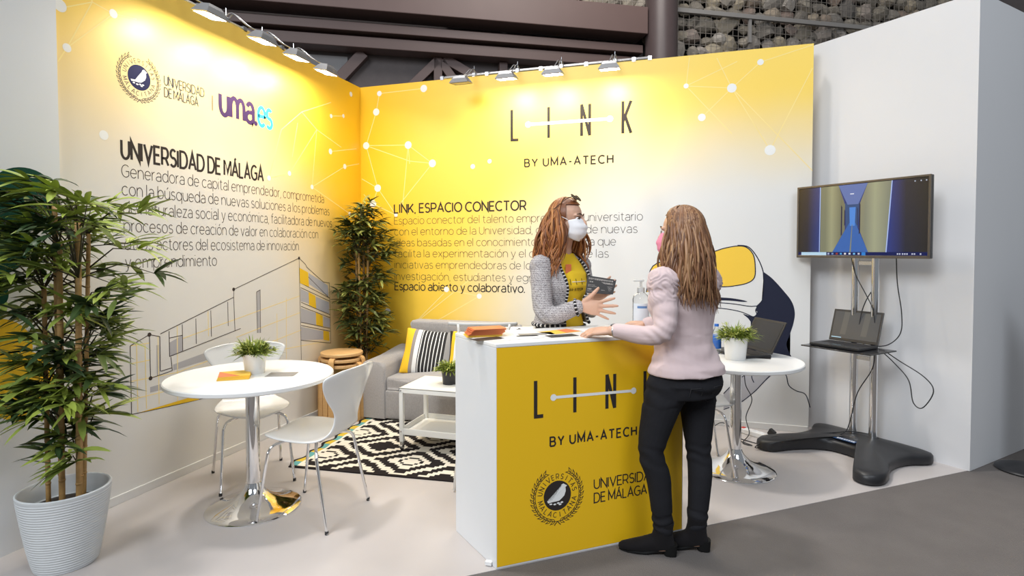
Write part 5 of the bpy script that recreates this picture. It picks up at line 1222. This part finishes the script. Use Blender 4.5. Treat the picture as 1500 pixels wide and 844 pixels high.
# boots
M_suede = mat('black_suede', (.010, .009, .010), .9, var=.2, bump=.2, bscale=400, spec=.15, sheen=.05); M_sole = mat('black_sole', (.008, .008, .008), .7, spec=.2)
for an, d_, lab in ((aB1, az(184), None), (aB2, az(186), None)):
    sd = Vector((-d_.y, d_.x, 0)); b0 = Vector((an.x, an.y, 0)); m = MB()
    ring_loft(m, [(b0+Vector((0, 0, .155))-d_*.004, d_*.046, sd*.044), (b0+Vector((0, 0, .12)), d_*.044, sd*.041), (b0+Vector((0, 0, .08))+d_*.004, d_*.050, sd*.040), (b0+Vector((0, 0, .05))+d_*.010, d_*.064, sd*.039), (b0+Vector((0, 0, .032))+d_*.010, d_*.062, sd*.036)])
    ring_loft(m, [(b0+d_*-.045+Vector((0, 0, .055)), sd*.028, Vector((0, 0, .028))), (b0+d_*-.01+Vector((0, 0, .052)), sd*.036, Vector((0, 0, .035))), (b0+d_*.05+Vector((0, 0, .046)), sd*.036, Vector((0, 0, .042))), (b0+d_*.10+Vector((0, 0, .034)), sd*.040, Vector((0, 0, .033))), (b0+d_*.15+Vector((0, 0, .026)), sd*.036, Vector((0, 0, .024))), (b0+d_*.19+Vector((0, 0, .021)), sd*.022, Vector((0, 0, .018))), (b0+d_*.206+Vector((0, 0, .018)), sd*.009, Vector((0, 0, .010)))])
    bo = skin_mesh(m, 'ankle_boot', M_suede, .005, 3, pB)
    m = MB(); ring_loft(m, [(b0-d_*.03+Vector((0, 0, .05)), d_*.034, sd*.031, .7), (b0-d_*.032+Vector((0, 0, .0005)), d_*.029, sd*.027, .7)]); m.build('heel', M_sole, bo, True, auto=40)
    m = MB(); vs = []; prof = [(-.055, .018), (-.02, .025), (.03, .024), (.08, .031), (.12, .034), (.16, .028), (.192, .015), (.204, .003)]
    top = [b0+d_*a+sd*w for a, w in prof]+[b0+d_*a-sd*w for a, w in reversed(prof)]
    zz = [max(.006, .030-.030*max(0, a+.0)/.09) if a < .09 else .006 for a, w in prof]; zz = zz+zz[::-1]
    n = len(top); m.add([p+Vector((0, 0, z)) for p, z in zip(top, zz)]+[p+Vector((0, 0, max(.0005, z-.008))) for p, z in zip(top, zz)], [tuple(range(n)), tuple(range(2*n-1, n-1, -1))]+[(i, n+i, n+(i+1) % n, (i+1) % n) for i in range(n)]); m.build('sole', M_sole, bo)
    m = MB(); m.box(b0-d_*.047-sd*.012+Vector((0, 0, .145)), (.006, .006, .016)); m.build('zip_pull', mat('brass', (.6, .42, .15), .3, 1.), bo)
# hair
M_hairB = hair_mat('chestnut_blond_hair', (.11, .045, .02), (.22, .10, .045), (.42, .24, .12))
lv = [(1.36, .07, .07), (1.33, .11, .085), (1.29, .150, .112), (1.20, .185, .135), (1.0, .165, .125)]
torso_push = push_ellipse(TB, sB, fB, lv)
B.hair(pB, M_hairB, 760, .50, 21, torso=torso_push, spread=.20, rr=.0056, front_az=74, wave=.0065)
# watch
m = MB(); wd = (elL-wrL).normalized(); wp = wrL+wd*.012; sd = wd.cross(Vector((0, 0, 1))).normalized(); upv = sd.cross(wd)
m.tube([wp+(sd*math.cos(a)*.029+upv*math.sin(a)*.026) for a in [2*PI*i/24 for i in range(24)]], .0035, 6, closed=True); wt = m.build('wristwatch_band', M_steel, pB, True)
m = MB(); m.box(wp+upv*.026-sd*.012, (.030, .034, .010), Matrix((wd, sd, upv)).transposed(), .003); m.build('watch_face', M_blackgloss, wt)

# ======== woman in the tweed jacket, behind the counter
OA = Vector((2.345, -1.665, 0)); pA = thing('person', 'woman with auburn hair, white mask and grey tweed jacket standing behind the counter', 'person', OA)
def la(x, y, z): return Vector((x, y, z))-OA
fA = az(-30); sA = Vector((0, 0, 1)).cross(fA); hdA = az(-8)
A = Person(pA, (2.392, -1.700, 1.590), hdA)
TA = la(2.350, -1.668, 0)
def tA(z, w, d, off=0, sq=.9): c = TA+fA*off; return ((c.x, c.y, z), sA*w, fA*d, sq)
torA = [(.86, .172, .118, -.01), (.96, .160, .108, 0), (1.05, .135, .098, 0), (1.14, .142, .106, .008), (1.22, .156, .122, .018), (1.29, .160, .112, .008), (1.345, .150, .088, -.004), (1.385, .105, .070, -.008), (1.42, .06, .056, 0)]
sR, eR, wR = la(2.268, -1.815, 1.325), la(2.318, -1.905, 1.078), la(2.505, -1.888, 1.120)
sL, eL, wL = la(2.435, -1.540, 1.325), la(2.500, -1.560, 1.085), la(2.535, -1.730, 1.150)
m = MB(); A.head_shapes(m)
ring_loft(m, [(la(2.352, -1.67, 1.36), sA*.062, fA*.058), (la(2.362, -1.678, 1.44), sA*.050, fA*.050), (la(2.385, -1.695, 1.56), sA*.052, fA*.056)])
ring_loft(m, [tA(z, w-.014, d-.014, o) for z, w, d, o in torA])
limb(m, [sR, eR, wR], [.045, .036, .025]); limb(m, [sL, eL, wL], [.045, .036, .025])
hipA = [TA+sA*k*.085+Vector((0, 0, .85)) for k in (-1, 1)]; knA = [TA+sA*k*.085+fA*.02+Vector((0, 0, .48)) for k in (-1, 1)]; anA = [TA+sA*k*.09+Vector((0, 0, .10)) for k in (-1, 1)]
for h_, k_, a_ in zip(hipA, knA, anA): limb(m, [h_, k_, a_, a_+fA*.05+Vector((0, 0, -.05)), a_+fA*.13+Vector((0, 0, -.072))], [.075, .047, .034, .034, .022])
# right hand: open, fingers spread towards the other woman, thumb up
hand(m, wR, (.96, .08, -.06), (.25, -1, .12), (0, 0, 1), [(.34, (.05, .10, .08)), (.10, (.0, .06, .05)), (-.12, (.02, .08, .05)), (-.36, (.06, .1, .06))], [(.012, .024, -.002), (.042, .050, .006), (.066, .078, .010), (.084, .102, .010)], 1.02)
# left hand behind the card
hand(m, wL, (.75, -.16, .50), (.25, .95, .1), (-.4, -.1, 1), [(.20, (.0, .1, .08)), (.06, (.05, .12, .1)), (-.06, (.05, .15, .1)), (-.18, (.05, .2, .1))], [(.012, .022, -.004), (.036, .044, -.004), (.056, .066, -.004), (.070, .088, -.002)], .95)
bA = skin_mesh(m, 'body', M_skin, .0042, 2, pA, .45)
A.face_parts(bA)
A.mask(pA, mat('white_mask', (.80, .80, .82), .8, var=.02))
# yellow shirt
M_shirt = mat('yellow_jersey', (.82, .55, .02), .85, var=.04, bump=.1, bscale=250)
m = MB(); ring_loft(m, [tA(.95, .163, .112, 0)]+[tA(z, w-.003, d-.002, o) for z, w, d, o in torA[1:-2]]+[tA(1.385, .103, .070, -.006), tA(1.405, .075, .064, -.002)])
def shirtfold(p): return .0018*math.sin(38*p.z+22*p.x+5*noise.noise(p*8))*(1 if p.z < 1.3 else .3)
shirt = skin_mesh(m, 'yellow_shirt', M_shirt, .006, 3, pA, .5, shirtfold)
# jacket: torso shell open at the front, plus sleeves, fused
M_tweed = mat('grey_tweed', (.30, .285, .29), .95, var=.0, bump=.5, bscale=420, spec=.1)
def tweed():
    nt = M_tweed.node_tree; b = nt.nodes['Principled BSDF']; tc = nt.nodes.new('ShaderNodeTexCoord'); v = nt.nodes.new('ShaderNodeTexNoise'); v.inputs['Scale'].default_value = 230; v.inputs['Detail'].default_value = 2
    v2 = nt.nodes.new('ShaderNodeTexWave'); v2.bands_direction = 'Z'; v2.inputs['Scale'].default_value = 26; v2.inputs['Distortion'].default_value = 3; v2.inputs['Detail Scale'].default_value = 9
    nt.links.new(tc.outputs['Object'], v.inputs['Vector']); nt.links.new(tc.outputs['Object'], v2.inputs['Vector'])
    mx = nt.nodes.new('ShaderNodeMix'); mx.data_type = 'FLOAT'; mx.inputs[0].default_value = .10; nt.links.new(v.outputs['Fac'], mx.inputs[2]); nt.links.new(v2.outputs['Fac'], mx.inputs[3])
    cr = nt.nodes.new('ShaderNodeValToRGB')
    for i, (p, c) in enumerate(((.30, (.10, .09, .105, 1)), (.42, (.29, .265, .275, 1)), (.52, (.42, .40, .40, 1)), (.62, (.58, .56, .56, 1)))):
        e = cr.color_ramp.elements[i] if i < 2 else cr.color_ramp.elements.new(p); e.position = p; e.color = c
    nt.links.new(mx.outputs[0], cr.inputs[0]); nt.links.new(cr.outputs[0], b.inputs['Base Color'])
tweed()
jl = [(1.0, .182, .134, 0), (1.05, .164, .122, 0), (1.14, .160, .122, .008), (1.22, .170, .136, .018), (1.29, .172, .124, .008), (1.345, .160, .098, -.004), (1.385, .112, .078, -.010), (1.405, .085, .070, -.008)]
A0, A1 = -22, 70            # opening: degrees either side of the front (negative = her right)
def edge(a, z):
    for (z1, w1, d1, o1), (z2, w2, d2, o2) in zip(jl, jl[1:]):
        if z1 <= z <= z2: k = (z-z1)/(z2-z1); break
    else: (z1, w1, d1, o1) = (z2, w2, d2, o2) = jl[0] if z < 1.1 else jl[-1]; k = 0
    w, d, o = w1+(w2-w1)*k, d1+(d2-d1)*k, o1+(o2-o1)*k; a = math.radians(a)      # 0 = front, + = her left
    ca, sa = math.cos(a), math.sin(a); sg = lambda v: (abs(v)**.9)*(1 if v > 0 else -1)
    return TA+fA*(o+d*sg(ca))+sA*(w*sg(sa))+Vector((0, 0, z))
def aR(z): return -30-10*max(0, min(1, (z-1.2)/.2))
def aL(z): return 42+0*z
m = MB(); th = .012; n = 40; nzs = [1.0+(1.405-1.0)*i/26 for i in range(27)]; vs = []; fs = []
for z in nzs:
    for j in range(n+1):
        a = aL(z)+(360+aR(z)-aL(z))*j/n; p = edge(a, z); c_ = Vector((TA.x, TA.y, z)); q = c_+(p-c_)*(1-th/(p-c_).length); vs += [p, q]
W2 = 2*(n+1)
for i in range(len(nzs)-1):
    for j in range(n):
        o_ = i*W2+2*j; fs += [(o_, o_+2, o_+W2+2, o_+W2), (o_+1, o_+W2+1, o_+W2+3, o_+3)]
    fs += [(i*W2, i*W2+W2, i*W2+W2+1, i*W2+1), (i*W2+2*n, i*W2+2*n+1, i*W2+W2+2*n+1, i*W2+W2+2*n)]
for j in range(n): fs += [(2*j, 2*j+1, 2*j+3, 2*j+2), ((len(nzs)-1)*W2+2*j, (len(nzs)-1)*W2+2*j+2, (len(nzs)-1)*W2+2*j+3, (len(nzs)-1)*W2+2*j+1)]
m.add(vs, fs)
cR, cL = wR+(eR-wR)*.10, wL+(eL-wL)*.15
limb(m, [sR, eR, cR], [.064, .053, .040]); limb(m, [sL, eL, cL], [.064, .053, .040])
ball(m, sR+Vector((0, 0, .004)), .068); ball(m, sL+Vector((0, 0, .004)), .068)
def tweedfold(p):
    w = .0010*noise.noise(p*60)
    for el in (eR, eL): w += .004*math.exp(-((p-el).length/.08)**2)*math.sin(120*(p.x+p.z)+4*noise.noise(p*9))
    return w+.0014*math.sin(40*p.z+5*noise.noise(p*6))
jk = skin_mesh(m, 'tweed_jacket', M_tweed, .0055, 2, pA, .5, tweedfold)
# braided black and white trim along the front edges, hem and cuffs
M_trim = [mat('black_braid', (.015, .015, .018), .8), mat('white_braid', (.70, .69, .68), .8)]
def braid(name, pts, r=.0085, step=.0065, closed=False):
    sp = smoothpath(pts, 6); L = [0]
    for a, b in zip(sp, sp[1:]): L.append(L[-1]+(b-a).length)
    m = MB(); q = []; d = 0; i = 0
    while d < L[-1]:
        while L[i+1] < d: i += 1
        k = (d-L[i])/max(1e-6, L[i+1]-L[i]); q.append(sp[i]+(sp[i+1]-sp[i])*k); d += step
    for i, (a, b) in enumerate(zip(q, q[1:])):
        m.cur = 0 if i % 3 < 2 else 1; m.tube([a, (a+b)/2, b], [r*.86, r*(1 if m.cur == 0 else .95), r*.86], 7)
    return m.build(name, M_trim, jk, True)
for fn_, nm in ((aR, 'front_trim'), (aL, 'front_trim')): braid(nm, [edge(fn_(z), z) for z in nzs[::3]])
braid('hem_trim', [edge(aL(.97)+(360+aR(.97)-aL(.97))*j/24, 1.003) for j in range(25)], .010, .009)
for c_, w_, e_ in ((cR, wR, eR), (cL, wL, eL)):
    ax = (e_-w_).normalized(); s1 = ax.orthogonal().normalized(); s2 = ax.cross(s1); braid('cuff_trim', [c_+(s1*math.cos(a)+s2*math.sin(a))*.042+ax*.004 for a in [2*PI*i/14 for i in range(15)]], .0085, .0065)
# shirt print, badge, belt, trousers, shoes
bt = BVHTree.FromPolygons([v.co for v in shirt.data.vertices], [p.vertices for p in shirt.data.polygons])
def onshirt(a, z, out=.0015):
    o = TA+sA*a+Vector((0, 0, z)); h = bt.ray_cast(o+fA*.5, -fA); return (h[0]+fA*out) if h[0] else o+fA*.12
m = MB(); pen = -.085
for chh in 'UMA-ATECH':
    w_, st, _ = G[chh]; h_ = .014
    for q in st: m.tube([onshirt(pen+x*h_*.8, 1.195+y*h_) for x, y in q], .0011, 5)
    pen += (w_*.8+.42)*h_
m.build('shirt_lettering', M_ink, shirt); m = MB()
m.tube([onshirt(x/100, 1.245) for x in range(-5, 8, 2)], .0022, 5); m.build('shirt_link_bar', M_prwhite, shirt, True)
m = MB()
for x0 in (-.06, -.02, .03): m.tube([onshirt(x0, 1.228), onshirt(x0, 1.262)], .0016, 5)
m.build('shirt_lettering', M_ink, shirt)
m = MB(); p = onshirt(-.055, 1.318, .010); m.box(p, (.045, .004, .05), Matrix((sA, -fA, Vector((0, 0, 1)))).transposed(), .001); m.build('orange_badge', M_orange, pA)
m = MB(); ring_loft(m, [tA(.955, .170, .118, 0), tA(.99, .166, .116, 0)]); m.build('belt', M_black, pA, True, auto=40)
M_tr = mat('charcoal_trousers', (.03, .03, .034), .85, var=.2); m = MB(); ring_loft(m, [tA(.80, .15, .11, -.01), tA(.86, .178, .126, -.012), tA(.955, .166, .114, 0)])
for h_, k_, a_ in zip(hipA, knA, anA): limb(m, [h_, k_, a_+Vector((0, 0, -.03))], [.094, .066, .054])
skin_mesh(m, 'trousers', M_tr, .008, 3, pA)
for a_ in anA:
    b0 = Vector((a_.x, a_.y, 0)); m = MB(); ring_loft(m, [(b0-fA*.06+Vector((0, 0, .03)), sA*.026, Vector((0, 0, .028))), (b0+Vector((0, 0, .038)), sA*.036, Vector((0, 0, .037))), (b0+fA*.08+Vector((0, 0, .028)), sA*.042, Vector((0, 0, .027))), (b0+fA*.15+Vector((0, 0, .02)), sA*.034, Vector((0, 0, .019))), (b0+fA*.18+Vector((0, 0, .014)), sA*.014, Vector((0, 0, .010)))]); m.build('shoe', M_blackmatte, pA, True)
# hair, glasses
M_hairA = hair_mat('auburn_hair', (.12, .036, .012), (.30, .105, .030), (.46, .20, .065))
pushA = push_ellipse(TA, sA, fA, [(1.42, .075, .075), (1.38, .13, .10), (1.34, .185, .125), (1.25, .195, .155), (1.0, .19, .15)])
A.hair(pA, M_hairA, 760, .50, 33, torso=pushA, spread=.24, rr=.0058, front_az=74, wave=.013, near=96)
m = MB()
for b in (-1, 1):
    c_ = A.P(.052, b*.034, .128); Fx = (A.f*.75+A.u*.66).normalized(); s2 = A.s; u2 = Fx.cross(s2)
    m.tube([c_+s2*math.cos(a)*.027+u2*math.sin(a)*.022 for a in [2*PI*i/28 for i in range(28)]], .0024, 6, closed=True)
    m.tube(smoothpath([c_+s2*b*.027, A.P(.02, b*.075, .115), A.P(-.05, b*.086, .060)], 5), .002, 6)
m.tube([A.P(.056, -.008, .130), A.P(.058, .008, .130)], .002, 6)
gl_ = m.build('glasses', mat('tortoise_frame', (.045, .022, .015), .25), pA, True)
for b in (-1, 1):
    c_ = A.P(.052, b*.034, .128); Fx = (A.f*.75+A.u*.66).normalized(); u2 = Fx.cross(A.s); m = MB()
    m.add([c_+A.s*math.cos(2*PI*i/24)*.026+u2*math.sin(2*PI*i/24)*.021 for i in range(24)], [tuple(range(24))]); m.build('lens', mat('smoke_lens', (.03, .022, .02), .5, var=0, spec=.1), gl_)
# the dark card she holds
ca, cb, cc, cd_ = [Vector(v) for v in ((2.525, -1.799, 1.284), (2.679, -1.773, 1.260), (2.664, -1.801, 1.182), (2.519, -1.824, 1.190))]
nn = (cb-ca).cross(cd_-ca).normalized(); nn = nn if nn.y < 0 else -nn
cm = (ca+cb+cc+cd_)/4; m = MB(); m.add([v-cm for v in (ca, cb, cc, cd_)]+[v-cm-nn*.0015 for v in (ca, cb, cc, cd_)], [(0, 1, 2, 3), (7, 6, 5, 4), (0, 4, 5, 1), (1, 5, 6, 2), (2, 6, 7, 3), (3, 7, 4, 0)])
cdob = tag(m.build('brochure', M_bcard, None, loc=cm), 'black printed brochure held up by the woman in the tweed jacket', 'brochure')
m = MB(); random.seed(4)
def cq(u_, v_): return (ca*(1-u_)+cb*u_)*(1-v_)+(cd_*(1-u_)+cc*u_)*v_-cm+nn*.0008
for (u0, u1, v0, v1) in ((.06, .92, .10, .20), (.10, .80, .30, .36), (.36, .92, .28, .38), (.06, .45, .50, .53), (.06, .42, .58, .61), (.06, .2, .72, .80), (.55, .92, .52, .55), (.55, .9, .60, .63), (.55, .92, .68, .71), (.55, .88, .76, .79), (.06, .4, .86, .89)):
    u_ = u0
    while u_ < u1:
        w_ = random.uniform(.02, .06); m.add([cq(u_, v0), cq(min(u1, u_+w_), v0), cq(min(u1, u_+w_), v1), cq(u_, v1)], [(0, 1, 2, 3)]); u_ += w_+.018
m.build('printed_lines', mat('print_grey', (.30, .28, .26), .5), cdob)
